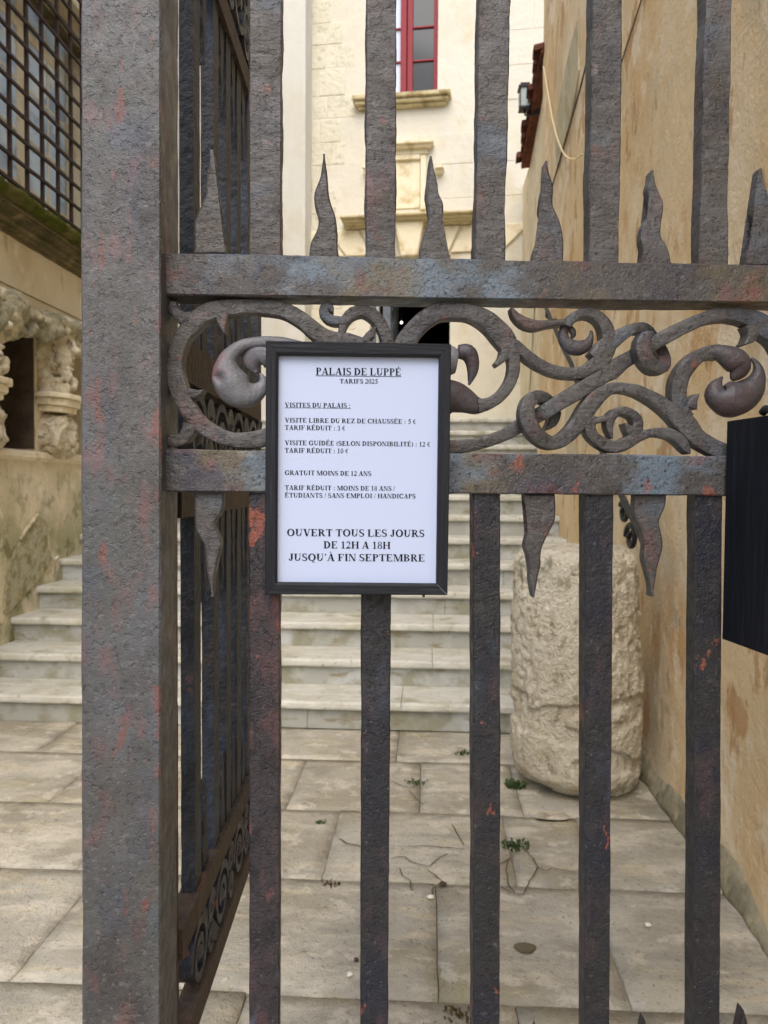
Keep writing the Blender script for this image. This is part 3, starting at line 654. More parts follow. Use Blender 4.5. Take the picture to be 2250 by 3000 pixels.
# handrail
hp = [(1590, 878), (1601, 904), (1613, 934), (1628, 967), (1652, 1024), (1674, 1067), (1690, 1120), (1720, 1210), (1764, 1323), (1815, 1440), (1848, 1508), (1868, 1550), (1884, 1585), (1892, 1620)]
q0 = on_x(1848, 1508, XR-.09); hr = empty('handrail', (q0.x, q0.y, q0.z-.9), 0, 'dark iron handrail with curled end climbing the ochre wall', 'handrail'); ho = hr.location
mb = MB(); mb.tube([on_x(x, y, XR-.09) for x, y in hp], .017, 8); mb.build('rail', M['black_metal'], hr, smooth=True, org=ho)
for (cx, cy, rad, a0) in ((1848, 1575, 30, 0), (1828, 1500, 26, .5)):
    c0 = on_x(cx, cy, XR-.09); mb = MB(); pts = []
    for s in range(22):
        t = a0+s*.36; r_ = rad*3.9/2250*(1-s/30); pts.append((XR-.09, c0.y+r_*1.25*math.cos(t)*1.5, c0.z+r_*1.5*math.sin(t)))
    mb.tube(pts, .014, 8); mb.build('curl', M['black_metal'], hr, smooth=True, org=ho)
for (x, y) in ((1674, 1067), (1601, 904), (1764, 1323)):
    c0 = on_x(x, y, XR-.09); mb = MB(); mb.tube([c0, c0+Vector((0, 0, -.07)), c0+Vector((.03, 0, -.10)), c0+Vector((.11, 0, -.10))], .011, 8); mb.build('bracket', M['black_metal'], hr, smooth=True, org=ho)

# ================================================================== TILED WALL BEYOND
tx = 1.2
tw = empty('tiled_wall', (tx, 8.8, 0), label='weathered wall with terracotta tile edge beyond the ochre wall', cat='wall'); TO = (tx, 8.8, 0)
e1 = on_x(1580, 135, 1.08); e2 = on_x(1522, 480, 1.08)
mb = MB(); mb.prism([(tx, YE+.01, 0), (tx, 10.15, 0), (tx, 10.15, e2.z-.02), (tx, e2.y, e2.z-.02), (tx, e1.y, e1.z-.02), (tx, YE+.01, e1.z+.1)], (.35, 0, 0)); mb.build('wall', M['tan_wall'], tw, org=TO)
rt = empty('roof', (0, 0, 0)); rt.parent = tw
nt_ = 10
for s in range(nt_):
    t = (s+.5)/nt_; c0 = e1.lerp(e2, t); dl = (e2-e1)/nt_
    mb = MB(); rs = []
    for xx, rr, dz in ((1.035+.02*(s % 3), .094, -.02), (1.30, .085, .05), (1.56, .08, .13)):
        rs.append([(xx, c0.y+rr*math.cos(math.pi*q/8), c0.z+dz+rr*math.sin(math.pi*q/8)) for q in range(9)]+[(xx, c0.y+(rr-.016)*math.cos(math.pi*q/8), c0.z+dz+(rr-.016)*math.sin(math.pi*q/8)) for q in range(8, -1, -1)])
    mb.rings(rs); mb.build('roof_tile', M['tile'], rt, smooth=False, org=TO)
mb = MB(); d_ = (e2-e1).normalized()
mb.prism([e1+Vector((0.02, 0, -.06)), e2+Vector((.02, 0, -.06)), e2+Vector((.02, 0, -.005)), e1+Vector((.02, 0, -.005))], (.45, 0, .06)); mb.build('eave', M['tile'], tw, org=TO)
# wall lantern
lq = on_x(1550, 290, 1.08)
ln = empty('wall_lantern', lq, 0, 'small black wall lantern with pale glass under the tile edge', 'lantern')
mb = MB(); mb.box(-.10, .01, -.06, .06, -.10, .10); mb.build('glass', M['lantern_glass'], ln, bevel=.006)
mb = MB()
for sx in (-.105, .005):
    for sy in (-.065, .055): mb.box(sx, sx+.01, sy, sy+.01, -.11, .11)
mb.prism([(-.12, -.075, .1), (.025, -.075, .1), (.025, .075, .1), (-.12, .075, .1)], (0, 0, .02)); mb.prism([(-.10, -.06, .121), (.0, -.06, .121), (.0, .06, .121), (-.10, .06, .121)], (0, 0, .03))
mb.prism([(-.11, -.07, -.12), (.015, -.07, -.12), (.015, .07, -.12), (-.11, .07, -.12)], (0, 0, .018))
mb.build('cage', M['black_metal'], ln)
mb = MB(); mb.tube([(-.05, 0, -.12), (-.04, 0, -.17), (.03, 0, -.17), (tx-1.08, 0, -.15)], .012, 8); mb.box(.02, tx-1.08, -.05, .05, -.14, .10); mb.build('bracket', M['black_metal'], ln)

# ================================================================== STONE DRUM
dc = Vector((.742, 3.78, 0)); DH = 1.15
mb = MB(); NS, NZ = 200, 150
rs = []
for q in range(NZ+1):
    t = q/NZ; z = t*DH; ring = []
    for s in range(NS):
        a_ = 2*math.pi*s/NS; ca, sa = math.cos(a_), math.sin(a_)
        r_ = .308+.010*math.sin(t*5)-.004*t
        if t < .10: r_ -= .06*(1-t/.10)**2*(1+.9*math.cos(a_+2.4))
        if t > .94: r_ -= .05*((t-.94)/.06)**2
        p = (ca*r_, sa*r_, z)
        # rough band of grooves away from the smooth worn strip
        ang = (a_+math.pi/2+math.pi) % (2*math.pi)-math.pi          # 0 towards the camera
        rough = min(1, max(.2, abs(ang+.15)*1.25)); rough = rough if t > .33 else rough*.35
        d = nz(p, 3)*.012+nz((p[0]*1.3, p[1]*1.3, p[2]*.8), 20)*.010*rough+min(0, nz((p[0]*1.2, p[1]*1.2, p[2]*.8), 34))*.026*rough+min(0, nz(p, 60))*.008+nz(p, 90)*.002
        if t < .42:
            f = nz((p[0]*1.2, p[1]*1.2, p[2]*2.4), 5.0, 3)
            d += -.020*max(0, min(1, (f-.05)*9))
        d2 = r_+d
        ring.append((ca*d2, sa*d2, z+(.012*nz((ca, sa, 1), 2) if t > .9 else 0)))
    rs.append(ring)
top = rs[-1]; m_ = 8
for q in range(1, m_):
    f = 1-q/m_
    rs.append([(p[0]*f, p[1]*f, DH+.018*(1-f)+nz((p[0]*f, p[1]*f, 2), 9)*.010+nz((p[0]*f, p[1]*f, 2), 30)*.005) for p in top])
mb.rings(rs)
o = mb.build('stone_drum', M['drum'], None, smooth=True); o.location = dc; o.rotation_euler = (0, R(-1.0), 0)
tag(o, 'worn pitted limestone column stump standing against the ochre wall', 'column stump')

# ================================================================== WEEDS, PEBBLES
def weed(px, py, n, h, sp, mat, lab, zz=0.0):
    c = on_z(px, py, zz); mb = MB()
    for q in range(n):
        a_ = random.uniform(0, 6.28); r_ = random.random()*sp; bx, by = r_*math.cos(a_), r_*math.sin(a_)*.7
        l = h*random.uniform(.35, .8); b2 = random.uniform(0, 6.28); le = random.uniform(.3, .9)
        tip = Vector((bx+math.cos(b2)*l*le, by+math.sin(b2)*l*le, l*random.uniform(.3, .9)))
        mid = Vector((bx, by, 0)).lerp(tip, .55)+Vector((0, 0, l*.15)); w = h*.16
        sd = Vector((-math.sin(b2), math.cos(b2), 0))*w
        mb.add([(bx, by, -.012), mid+sd, tip, mid-sd], [(0, 1, 2, 3)])
    o = mb.build('weed', M[mat], None); o.location = (c.x, c.y, 0); tag(o, lab, 'weed', 'weeds in the paving')
weed(1508, 2305, 90, .055, .05, 'weed', 'green weed tuft at the left foot of the stone column stump')
weed(1512, 2480, 60, .04, .07, 'weed', 'low green weed in the paving joint in front of the stone stump')
weed(1215, 2292, 34, .028, .06, 'weed', 'thin grey green weed in the paving below the notice and behind the bars')
weed(936, 2412, 14, .03, .02, 'weed', 'tiny green sprig growing alone on a slab left of the middle bar')
weed(967, 2590, 22, .025, .035, 'dry_weed', 'small brown weed in the upright joint left of the middle bar')
weed(1356, 2208, 26, .035, .04, 'weed', 'small green weed near the bottom step beside the third bar')
weed(1345, 2976, 30, .03, .06, 'dry_weed', 'flat dull weed at the bottom edge beside the third bar')
weed(1930, 2245, 40, .06, .04, 'dry_weed', 'dry brown weed where the ochre wall meets the paving behind the stump')
def pebble(px, py, r_, mat, lab):
    c = on_z(px, py, .01); bm = bmesh.new(); bmesh.ops.create_icosphere(bm, subdivisions=3, radius=1)
    for v in bm.verts: v.co *= 1+nz(v.co, 1.3, px)*.35; v.co = Vector((v.co.x*r_[0], v.co.y*r_[1], v.co.z*r_[2]))
    me = bpy.data.meshes.new('pebble'); bm.to_mesh(me); bm.free(); me.materials.append(M[mat]); me.polygons.foreach_set('use_smooth', [True]*len(me.polygons))
    o = bpy.data.objects.new('pebble', me); COL.objects.link(o); o.location = (c.x, c.y, .004+r_[2]*.8); tag(o, lab, 'pebble', 'pebbles on the paving')
pebble(1261, 2627, (.012, .010, .007), 'pebble', 'white pebble on the cross joint between the second and third bar')
pebble(1025, 2853, (.009, .008, .006), 'pebble', 'white pebble low in the gap left of the second bar')
pebble(1044, 2810, (.007, .007, .006), 'pebble_dark', 'dark pebble touching the left edge of the second bar')
pebble(1898, 2709, (.010, .009, .007), 'pebble', 'white pebble between the two rightmost bars')
pebble(1297, 2588, (.014, .012, .006), 'pebble_dark', 'dark flat pebble right of the middle bar')
pebble(1616, 2388, (.07, .045, .005), 'drum', 'flat pale stone chip in front of the stone stump')

# ================================================================== THE GATE
GA = R(6.3)
GF = Frame((0, 0, 0), GA)
def g6(x, y, d): return GF(x*S6, y*S6, d)
D_RAIL, D_BAR, D_POST, D_SCR = .990, .996, .962, 1.000
def ring_rect(n_side=3, bev=.12):
    """unit rounded rectangle, points (a,b) in -.5..+.5 going round; bev as absolute handled later"""
    return None
def hammered(mb, rows, axis, thick, d0, bev=.0025, seg=.007, amp=.0009, amp2=.0012, ns=4, sd=0.0, fq=(45, 14)):
    """rows: [(s, lo, hi)] along axis 'z' (bar: lo/hi are u) or 'u' (rail: lo/hi are z)"""
    s0, l0, h0 = rows[0]; s1, l1, h1 = rows[-1]
    n = max(2, int(abs(s1-s0)/seg)); rs = []
    for i in range(n+1):
        t = i/n; s = s0+(s1-s0)*t
        for q in range(len(rows)-1):
            a_, b_ = rows[q], rows[q+1]
            if min(a_[0], b_[0])-1e-9 <= s <= max(a_[0], b_[0])+1e-9:
                f = (s-a_[0])/(b_[0]-a_[0]); lo = a_[1]+(b_[1]-a_[1])*f; hi = a_[2]+(b_[2]-a_[2])*f; break
        y0, y1 = d0, d0+thick
        pts = []
        def side(p, q, nrm):
            for k_ in range(ns+1):
                f = k_/ns; pts.append((p[0]+(q[0]-p[0])*f, p[1]+(q[1]-p[1])*f, nrm[0], nrm[1]))
        b = bev
        side((lo+b, y0), (hi-b, y0), (0, -1)); side((hi, y0+b), (hi, y1-b), (1, 0)); side((hi-b, y1), (lo+b, y1), (0, 1)); side((lo, y1-b), (lo, y0+b), (-1, 0))
        ring = []
        for (c_, y, nc, ny_) in pts:
            P3 = (c_, y, s) if axis == 'z' else (s, y, c_)
            d = nz(P3, fq[0], sd)*amp*.6+nz(P3, fq[1], sd+4)*amp2*.8+nz(P3, fq[0]*2.6, sd+9)*amp*.4
            cc, yy = c_+nc*d, y+ny_*d
            ring.append((cc, yy, s) if axis == 'z' else (s, yy, cc))
        rs.append(ring)
    return mb.rings(rs)
pl = g6(176, 1100, D_POST); pr_ = g6(348, 1100, D_POST)
GO = Vector(((pl.x+pr_.x)/2, D_POST+.05, 0))
gate = empty('iron_gate', GF.M @ GO, GA, 'old wrought iron gate with square post, bars, flame spikes and scrolls', 'gate')
def GP(mb, name, mat, parent=gate, smooth=True, **k): return mb.build(name, M[mat], parent, smooth=smooth, org=GO, **k)
# post
ptl, ptr = g6(174, 0, D_POST), g6(348, 0, D_POST); pbl, pbr = g6(177, 2212, D_POST), g6(346, 2212, D_POST)
def ext(p, q, z): t = (z-p.z)/(q.z-p.z); return p.x+(q.x-p.x)*t
mb = MB(); hammered(mb, [(-.02, ext(ptl, pbl, -.02), ext(ptr, pbr, -.02)), (2.75, ext(ptl, pbl, 2.75), ext(ptr, pbr, 2.75))], 'z', .098, D_POST, bev=.0022, seg=.008, amp=.0010, amp2=.0016, ns=7)
GP(mb, 'post', 'iron_post', sharp=40)
PR = pr_.x
# rails (outline from the photograph's edges, carried on past the frame)
def rail(tl, tr, bl, br, mat, u_end, name='rail', thick=.05, d=D_RAIL):
    a_, b_ = g6(*tl, d), g6(*tr, d); c_, e_ = g6(*bl, d), g6(*br, d)
    def zt(u): return a_.z+(b_.z-a_.z)*(u-a_.x)/(b_.x-a_.x)
    def zb(u): return c_.z+(e_.z-c_.z)*(u-c_.x)/(e_.x-c_.x)
    u0 = PR-.004
    mb = MB(); hammered(mb, [(u0, zb(u0), zt(u0)), (u_end, zb(u_end), zt(u_end))], 'u', thick, d, bev=.0018, seg=.007, amp=.0012, amp2=.0020, ns=5, sd=tl[1])
    GP(mb, name, mat, sharp=40); return zt, zb
U_END = .98
zt1, zb1 = rail((365, 546), (1659, 573), (365, 637), (1659, 654), 'iron_rail', U_END)
zt2, zb2 = rail((365, 970), (1560, 985), (365, 1062), (1560, 1071), 'iron_rail', U_END)
mb = MB(); hammered(mb, [(PR-.004, .565, .615), (U_END, .565, .615)], 'u', .05, D_RAIL, seg=.01); GP(mb, 'rail', 'iron_dark')
mb = MB(); hammered(mb, [(PR-.004, .10, .15), (U_END, .10, .15)], 'u', .05, D_RAIL, seg=.012); GP(mb, 'rail', 'iron_dark')
mb = MB(); hammered(mb, [(PR-.004, 2.55, 2.60), (U_END, 2.55, 2.60)], 'u', .05, D_RAIL, seg=.012); GP(mb, 'rail', 'iron')
# bars (x at two heights, photo 1659 px)
ub = [((538, 0), (538, 550), 609, 607), ((791, 0), (790, 550), 857, 855), ((1034, 0), (1026, 560), 1103, 1091), ((1280, 0), (1272, 565), 1345, 1337), ((1525, 0), (1511, 565), 1582, 1573)]
for i, (tl, bl, tr, br) in enumerate(ub):
    A, B_ = g6(tl[0], tl[1], D_BAR), g6(bl[0], bl[1], D_BAR); C_, D_ = g6(tr, tl[1], D_BAR), g6(br, bl[1], D_BAR)
    z0 = zt1(B_.x+.02)-.004; mb = MB()
    hammered(mb, [(z0, ext(A, B_, z0), ext(C_, D_, z0)), (2.552, ext(A, B_, 2.552), ext(C_, D_, 2.552))], 'z', .028, D_BAR, bev=.0016, seg=.006, amp=.0014, amp2=.0024, sd=i*3.1)
    GP(mb, 'bar', 'iron', sharp=40)
lb = [((538, 1066), (538, 2212), 605, 603, 'iron_flaking'), ((781, 1290), (779, 2212), 845, 838, 'iron_dark'), ((1022, 1076), (1022, 2212), 1081, 1080, 'iron_dark'), ((1264, 1076), (1263, 2212), 1325, 1317, 'iron_dark'), ((1503, 1076), (1497, 2212), 1561, 1555, 'iron_dark')]
for i, (tl, bl, tr, br, mt) in enumerate(lb):
    A, B_ = g6(tl[0], tl[1], D_BAR), g6(bl[0], bl[1], D_BAR); C_, D_ = g6(tr, tl[1], D_BAR), g6(br, bl[1], D_BAR)
    z0 = zb2(A.x+.02)+.004; mb = MB()
    hammered(mb, [(.612, ext(A, B_, .612), ext(C_, D_, .612)), (z0, ext(A, B_, z0), ext(C_, D_, z0))], 'z', .028, D_BAR, bev=.0014, seg=.006, amp=.0006, amp2=.0012, sd=20+i*3.1)
    GP(mb, 'bar', mt, sharp=40)
for i in range(2):       # next bars just outside the frame on the right
    u = .64+.142*i
    mb = MB(); hammered(mb, [(zt1(u)-.004, u, u+.04), (2.552, u, u+.04)], 'z', .028, D_BAR, seg=.012); GP(mb, 'bar', 'iron')
    mb = MB(); hammered(mb, [(.612, u, u+.04), (zb2(u)+.004, u, u+.04)], 'z', .028, D_BAR, seg=.012); GP(mb, 'bar', 'iron_dark')

# flame spikes
def spike(pts, ox, oy, sc, mat, d=D_BAR+.002, thick=.020, fix=None):
    P2 = [GF(ox+x/sc, oy+y/sc, d) for x, y in pts]
    if fix: P2 = [Vector((p.x, p.y, fix(p))) for p in P2]
    # smooth the outline
    Q = []; n = len(P2)
    for i in range(n-1):
        p0, p1, p2, p3 = P2[max(i-1, 0)], P2[i], P2[i+1], P2[min(i+2, n-1)]
        for s in range(5):
            t = s/5; Q.append(.5*((2*p1)+(p2-p0)*t+(2*p0-5*p1+4*p2-p3)*t*t+(3*p1-p0-3*p2+p3)*t**3))
    Q.append(P2[-1])
    mb = MB(); n = len(Q); c = sum(Q, Vector())/n
    def lay(y, ins): 
        out = []
        for i, p in enumerate(Q):
            a_ = Q[(i+1) % n]-Q[i-1]; nn = Vector((a_.z, 0, -a_.x)); nn = nn.normalized() if nn.length > 1e-9 else nn
            out.append(nn)
        area = sum(Q[i].x*Q[(i+1) % n].z-Q[(i+1) % n].x*Q[i].z for i in range(n)); sg = 1 if area > 0 else -1
        return [Vector((p.x-nn.x*ins*sg+nz(p, 60)*.0006, y+nz((p.x, y, p.z), 40)*.0006, p.z-nn.z*ins*sg)) for p, nn in zip(Q, out)]
    mb.rings([lay(d+.0003, .0022), lay(d+.0022, .0), lay(d+thick-.002, 0), lay(d+thick, .002)])
    return GP(mb, 'flame_spike', mat, smooth=False)
F1 = [(193, 2055), (190, 1850), (205, 1760), (265, 1620), (285, 1570), (283, 1500), (300, 1380), (322, 1260), (331, 1205), (342, 1260), (349, 1340), (356, 1440), (388, 1560), (393, 1640), (366, 1770), (376, 1850), (430, 1960), (440, 2055)]
spike(F1, 500, 0, 2.765, 'iron')
F2 = [(340, 1255), (350, 1180), (383, 1105), (384, 1050), (366, 970), (372, 920), (394, 860), (404, 800), (413, 742), (426, 820), (434, 890), (440, 960), (468, 1050), (480, 1130), (478, 1180), (488, 1255)]
spike(F2, 700, 0, 1.659, 'iron')
F3 = [(880, 1268), (884, 1190), (908, 1110), (922, 1050), (914, 980), (908, 930), (918, 850), (932, 752), (950, 820), (966, 890), (972, 940), (993, 990), (992, 1050), (985, 1100), (987, 1150), (1016, 1210), (1026, 1268)]
spike(F3, 700, 0, 1.659, 'iron')
F4 = [(312, 1502), (326, 1425), (360, 1340), (376, 1270), (358, 1200), (362, 1130), (376, 1060), (380, 990), (392, 912), (412, 990), (430, 1060), (432, 1170), (468, 1260), (490, 1360), (488, 1502)]
spike(F4, 1400, 0, 1.952, 'iron')
F5 = [(940, 1512), (952, 1440), (938, 1370), (944, 1300), (968, 1250), (990, 1200), (982, 1120), (975, 1070), (988, 1020), (1002, 966), (1024, 1060), (1060, 1150), (1063, 1210), (1050, 1280), (1052, 1350), (1094, 1430), (1108, 1512)]
spike(F5, 1400, 0, 1.952, 'iron')
F6 = [(1535, 1518), (1545, 1450), (1572, 1400), (1598, 1340), (1600, 1280), (1586, 1200), (1594, 1100), (1620, 956), (1645, 1050), (1672, 1140), (1674, 1230), (1666, 1330), (1698, 1420), (1706, 1518)]
spike(F6, 1400, 0, 1.952, 'iron')
L1 = [(1178, 82), (1182, 200), (1190, 320), (1240, 420), (1252, 500), (1262, 590), (1276, 660), (1290, 728), (1298, 640), (1308, 570), (1325, 490), (1345, 400), (1332, 350), (1306, 290), (1312, 260), (1352, 195), (1360, 82)]
spike(L1, 0, 1400, 2.074, 'iron')
L3 = [(268, 92), (276, 140), (302, 195), (308, 255), (286, 320), (271, 390), (286, 450), (296, 520), (302, 600), (322, 688), (344, 570), (361, 500), (360, 450), (372, 390), (414, 300), (444, 230), (442, 92)]
spike(L3, 1400, 1400, 1.952, 'iron')
L4 = [(905, 92), (900, 170), (908, 235), (938, 290), (958, 380), (956, 470), (976, 560), (990, 620), (1002, 684), (1016, 590), (1032, 500), (1050, 440), (1061, 390), (1050, 310), (1040, 245), (1072, 170), (1082, 92)]
spike(L4, 1400, 1400, 1.952, 'iron')
# spike hidden behind the notice, and the row rising from the bottom rail
s2 = spike([(x-487*1.952+0, y) for x, y in L3], 1400+165, 1400, 1.952, 'iron_dark')
for (tx_, ty_) in ((1394, 2204), (1608, 2182), (1160, 2222), (918, 2226), (690, 2230), (455, 2232)):
    tip = g6(tx_, ty_, D_BAR+.002); zb_ = .612; H_ = tip.z-zb_
    base = [(0, -.018), (.22, -.021), (.40, -.012), (.55, -.015), (.74, -.006), (1.0, 0), (.74, .009), (.55, .006), (.40, .010), (.22, .014), (0, .020)]
    P2 = [Vector((tip.x+u, 0, zb_+h*H_)) for h, u in base]; mb = MB(); mb.prism([Vector((p.x, D_BAR+.002, p.z)) for p in P2], (0, .02, 0)); GP(mb, 'flame_spike', 'iron_dark', smooth=False, bevel=.002)

# scrollwork
Zs = {1: (480, 860, 4.706), 2: (780, 870, 3.016), 3: (1300, 880, 3.318), 4: (1750, 880, 3.318)}
def cr(P2, step=.005):
    out = []
    n = len(P2)
    for i in range(n-1):
        p0, p1, p2, p3 = P2[max(i-1, 0)], P2[i], P2[i+1], P2[min(i+2, n-1)]
        L_ = math.hypot(p2[0]-p1[0], p2[1]-p1[1]); m = max(2, int(L_/step))
        for s in range(m):
            t = s/m; out.append([.5*((2*b)+(c-a_)*t+(2*a_-5*b+4*c-d)*t*t+(3*b-a_-3*c+d)*t**3) for a_, b, c, d in zip(p0, p1, p2, p3)])
    out.append(list(P2[-1])); return out
def conv(pts, zk, wk=1.0):
    out = []
    for p in pts:
        k_ = zk; x, y, w = p[0], p[1], p[2]; dn = p[3] if len(p) > 3 else 0
        if len(p) > 4: k_ = p[4]
        ox, oy, sc = Zs[k_]
        q = GF(ox+x/sc, oy+y/sc, D_SCR); out.append((q.x, q.z, w/sc*D_SCR/FPX*wk, dn))
    return out
def stroke(pts, zk, mat='iron', thick=.024, name='scroll', parent=gate):
    C = cr(conv(pts, zk, 1.12)); rs = []; n = len(C)
    for i, (u, z, w, dn) in enumerate(C):
        a_ = C[max(i-1, 0)]; b_ = C[min(i+1, n-1)]; tu, tz = b_[0]-a_[0], b_[1]-a_[1]; L_ = math.hypot(tu, tz) or 1
        nu, nzz = -tz/L_, tu/L_; h = max(w/2, .0008); b = min(.0014, h*.4); y0 = D_SCR+dn; y1 = y0+thick
        ring = []
        for (o_, y) in ((-h, y0+b), (-h+b, y0+b*.15), (-h*.4, y0), (h*.4, y0), (h-b, y0+b*.15), (h, y0+b), (h, y0+thick*.5), (h, y1-b), (h-b, y1), (-h+b, y1), (-h, y1-b), (-h, y0+thick*.5)):
            P3 = (u+nu*o_, y, z+nzz*o_); d = nz(P3, 60)*.0006+nz(P3, 150)*.0003
            ring.append((P3[0]+nu*d*(1 if o_ > 0 else -1), P3[1]-d, P3[2]+nzz*d*(1 if o_ > 0 else -1)))
        rs.append(ring)
    mb = MB(); mb.rings(rs); return GP(mb, name, mat, parent, sharp=38)
HALF = 1.0
def bud(pts, zk, mat, flat=.85, cy=.012, parent=gate, name='bud', eye=None):
    """pts: (x, y, r[, dn])"""
    C = cr(conv(pts, zk), .003); rs = []; n = len(C); N_ = 22
    for i, (u, z, r_, dn) in enumerate(C):
        a_ = C[max(i-1, 0)]; b_ = C[min(i+1, n-1)]; tu, tz = b_[0]-a_[0], b_[1]-a_[1]; L_ = math.hypot(tu, tz) or 1
        nu, nzz = -tz/L_, tu/L_; r_ = max(r_*HALF, .0008); ring = []
        for s in range(N_):
            t = 2*math.pi*s/N_; o_ = r_*math.cos(t); y = D_SCR+cy+dn+r_*flat*math.sin(t)
            P3 = (u+nu*o_, y, z+nzz*o_); d = nz(P3, 40)*.0007+nz(P3, 120)*.0003
            q = Vector((P3[0]+nu*d*math.cos(t), P3[1]+d*math.sin(t), P3[2]+nzz*d*math.cos(t)))
            if eye:
                e0 = GF(Zs[zk][0]+eye[0]/Zs[zk][2], Zs[zk][1]+eye[1]/Zs[zk][2], D_SCR); dd = math.hypot((q.x-e0.x)*1.0+(q.z-e0.z)*.35, (q.z-e0.z)*.62)
                if q.y < D_SCR+cy and dd < .0055: q.y += .012*(1-(dd/.0055)**2)
            ring.append(q)
        rs.append(ring)
    mb = MB(); mb.rings(rs); return GP(mb, name, mat, parent)
# left C scroll
s1 = stroke([(1010, 500, 120, 0, 2), (760, 400, 130, 0, 2), (520, 355, 135, 0, 2), (300, 190, 122, 0, 2), (120, 100, 120, 0, 2), (1200, 165, 175), (980, 180, 190), (750, 205, 215), (540, 280, 215), (390, 420, 205), (250, 580, 195), (180, 760, 190), (140, 940, 205), (140, 1100, 215), (190, 1290, 225), (260, 1470, 205), (350, 1620, 205), (470, 1770, 190), (650, 1900, 190), (850, 1990, 180), (1100, 2025, 190), (1400, 1975, 210), (1700, 1850, 200), (1950, 1650, 160)], 1)
stroke([(800, 270, 160), (800, 400, 110), (815, 470, 62), (832, 540, 14)], 1, parent=s1, name='thorn')
stroke([(300, 1370, 130), (400, 1375, 115), (480, 1360, 70), (545, 1325, 12)], 1, parent=s1, name='thorn')
stroke([(360, 350, 190), (250, 330, 150), (160, 260, 130), (120, 180, 120), (120, 110, 90)], 1, parent=s1, name='leaf_tip')
stroke([(360, 1800, 170), (310, 1930, 160), (220, 2020, 150), (110, 2030, 150), (50, 2010, 140)], 1, parent=s1, name='leaf_tip')
HALF = .5
bud([(1900, 720, 150), (1650, 665, 170), (1450, 650, 170), (1250, 655, 150), (1090, 690, 160), (965, 770, 190), (870, 890, 260), (850, 1060, 400), (905, 1215, 480), (1020, 1330, 470), (1160, 1375, 370), (1285, 1330, 250), (1360, 1220, 140), (1335, 1120, 64), (1305, 1085, 14)], 1, 'bud', .8, .010, eye=(765, 1170))
bud([(1900, 830, 330, .004), (1500, 810, 340, .004), (1310, 820, 380, .004), (1230, 880, 360, .006), (1215, 960, 245, .006), (1240, 1030, 110, .006), (1265, 1062, 30, .004)], 1, 'bud', .6, .012)
HALF = 1.0
# small scroll above the notice
s2_ = stroke([(1010, 560, 70, 0), (1090, 470, 85), (1078, 400, 90), (1048, 310, 92), (1000, 215, 98), (930, 145, 98), (850, 115, 88), (765, 135, 88), (700, 200, 78), (668, 290, 60), (672, 400, 60), (700, 480, 60)], 2)
stroke([(582, 125, 26), (570, 95, 50), (545, 75, 68), (512, 95, 72), (510, 140, 74), (550, 185, 72), (610, 205, 72), (690, 205, 60)], 2, parent=s2_, name='curl')
stroke([(670, 340, 50), (705, 380, 55), (780, 402, 55), (860, 390, 60), (915, 340, 72), (950, 290, 40), (968, 262, 10)], 2, parent=s2_, name='leaf_tip')
# right arch and its bud
s3 = stroke([(1140, 620, 150, 0, 2), (1190, 500, 165, 0, 2), (1240, 395, 165, 0, 2), (1320, 275, 150, 0, 2), (1430, 175, 140, 0, 2), (1530, 125, 135, 0, 2), (100, 100, 135), (230, 105, 140), (360, 150, 155), (480, 235, 175), (580, 345, 185), (650, 450, 160), (688, 560, 105), (690, 680, 96), (650, 800, 92), (565, 920, 96), (440, 1000, 105), (340, 1020, 110)], 3)
stroke([(620, 480, 110), (590, 540, 80), (555, 585, 56), (512, 622, 36)], 3, parent=s3, name='thorn')
bud([(560, 930, 44), (440, 1000, 56), (330, 1010, 90), (220, 965, 125), (110, 930, 160), (0, 930, 180), (-120, 900, 150)], 3, 'bud_dark', .75)
bud([(-160, 560, 120), (-40, 560, 150), (70, 570, 150), (140, 580, 115)], 3, 'bud', .75)
bud([(150, 490, 70), (240, 500, 85), (285, 580, 70), (290, 680, 52), (272, 760, 30), (256, 815, 8)], 3, 'bud_dark', .8, .008)
# leafy S to the crossing
s4 = stroke([(690, 420, 100), (760, 480, 92), (850, 560, 95), (1000, 650, 92), (1150, 695, 98), (1280, 705, 100), (1390, 685, 115), (1480, 630, 135), (1560, 545, 145), (1612, 430, 140), (1608, 310, 122), (1560, 200, 105), (1480, 135, 92), (1390, 115, 84), (1300, 140, 84), (1235, 190, 84), (1200, 240, 76)], 3)
stroke([(664, 62, 12), (700, 130, 54), (790, 205, 86), (900, 238, 84), (1010, 225, 62), (1110, 212, 50), (1200, 205, 60)], 3, parent=s4, name='leaf_tip')
bud([(1215, 215, 45), (1190, 290, 50), (1195, 370, 62), (1260, 435, 76), (1350, 445, 74), (1430, 400, 52), (1462, 330, 26), (1462, 275, 12)], 3, 'bud_dark', .8)
bud([(1240, 240, 30), (1275, 280, 34), (1285, 325, 26), (1262, 352, 12)], 3, 'bud_dark', .7)
# long diagonal bar
s5 = stroke([(-220, 1420, 110, .006), (-60, 1430, 115, .004), (60, 1425, 120), (250, 1410, 108), (450, 1360, 105), (640, 1285, 108, .004), (760, 1215, 115, .012), (880, 1145, 125, .010), (1000, 1075, 130), (1100, 1010, 132), (1300, 895, 135), (1500, 765, 140), (1620, 690, 140), (150, 690, 145, 0, 4), (270, 595, 135, .006, 4), (400, 520, 122, .012, 4), (500, 455, 128, .008, 4), (700, 335, 125, 0, 4), (900, 235, 118, 0, 4), (1100, 155, 112, 0, 4), (1300, 128, 118, 0, 4), (1500, 165, 150, 0, 4), (1640, 250, 185, 0, 4), (1760, 360, 165, 0, 4), (1830, 520, 140, 0, 4), (1840, 700, 120, 0, 4)], 3)
stroke([(1520, 230, 150), (1530, 310, 110), (1495, 380, 70), (1436, 425, 12)], 4, parent=s5, name='thorn')
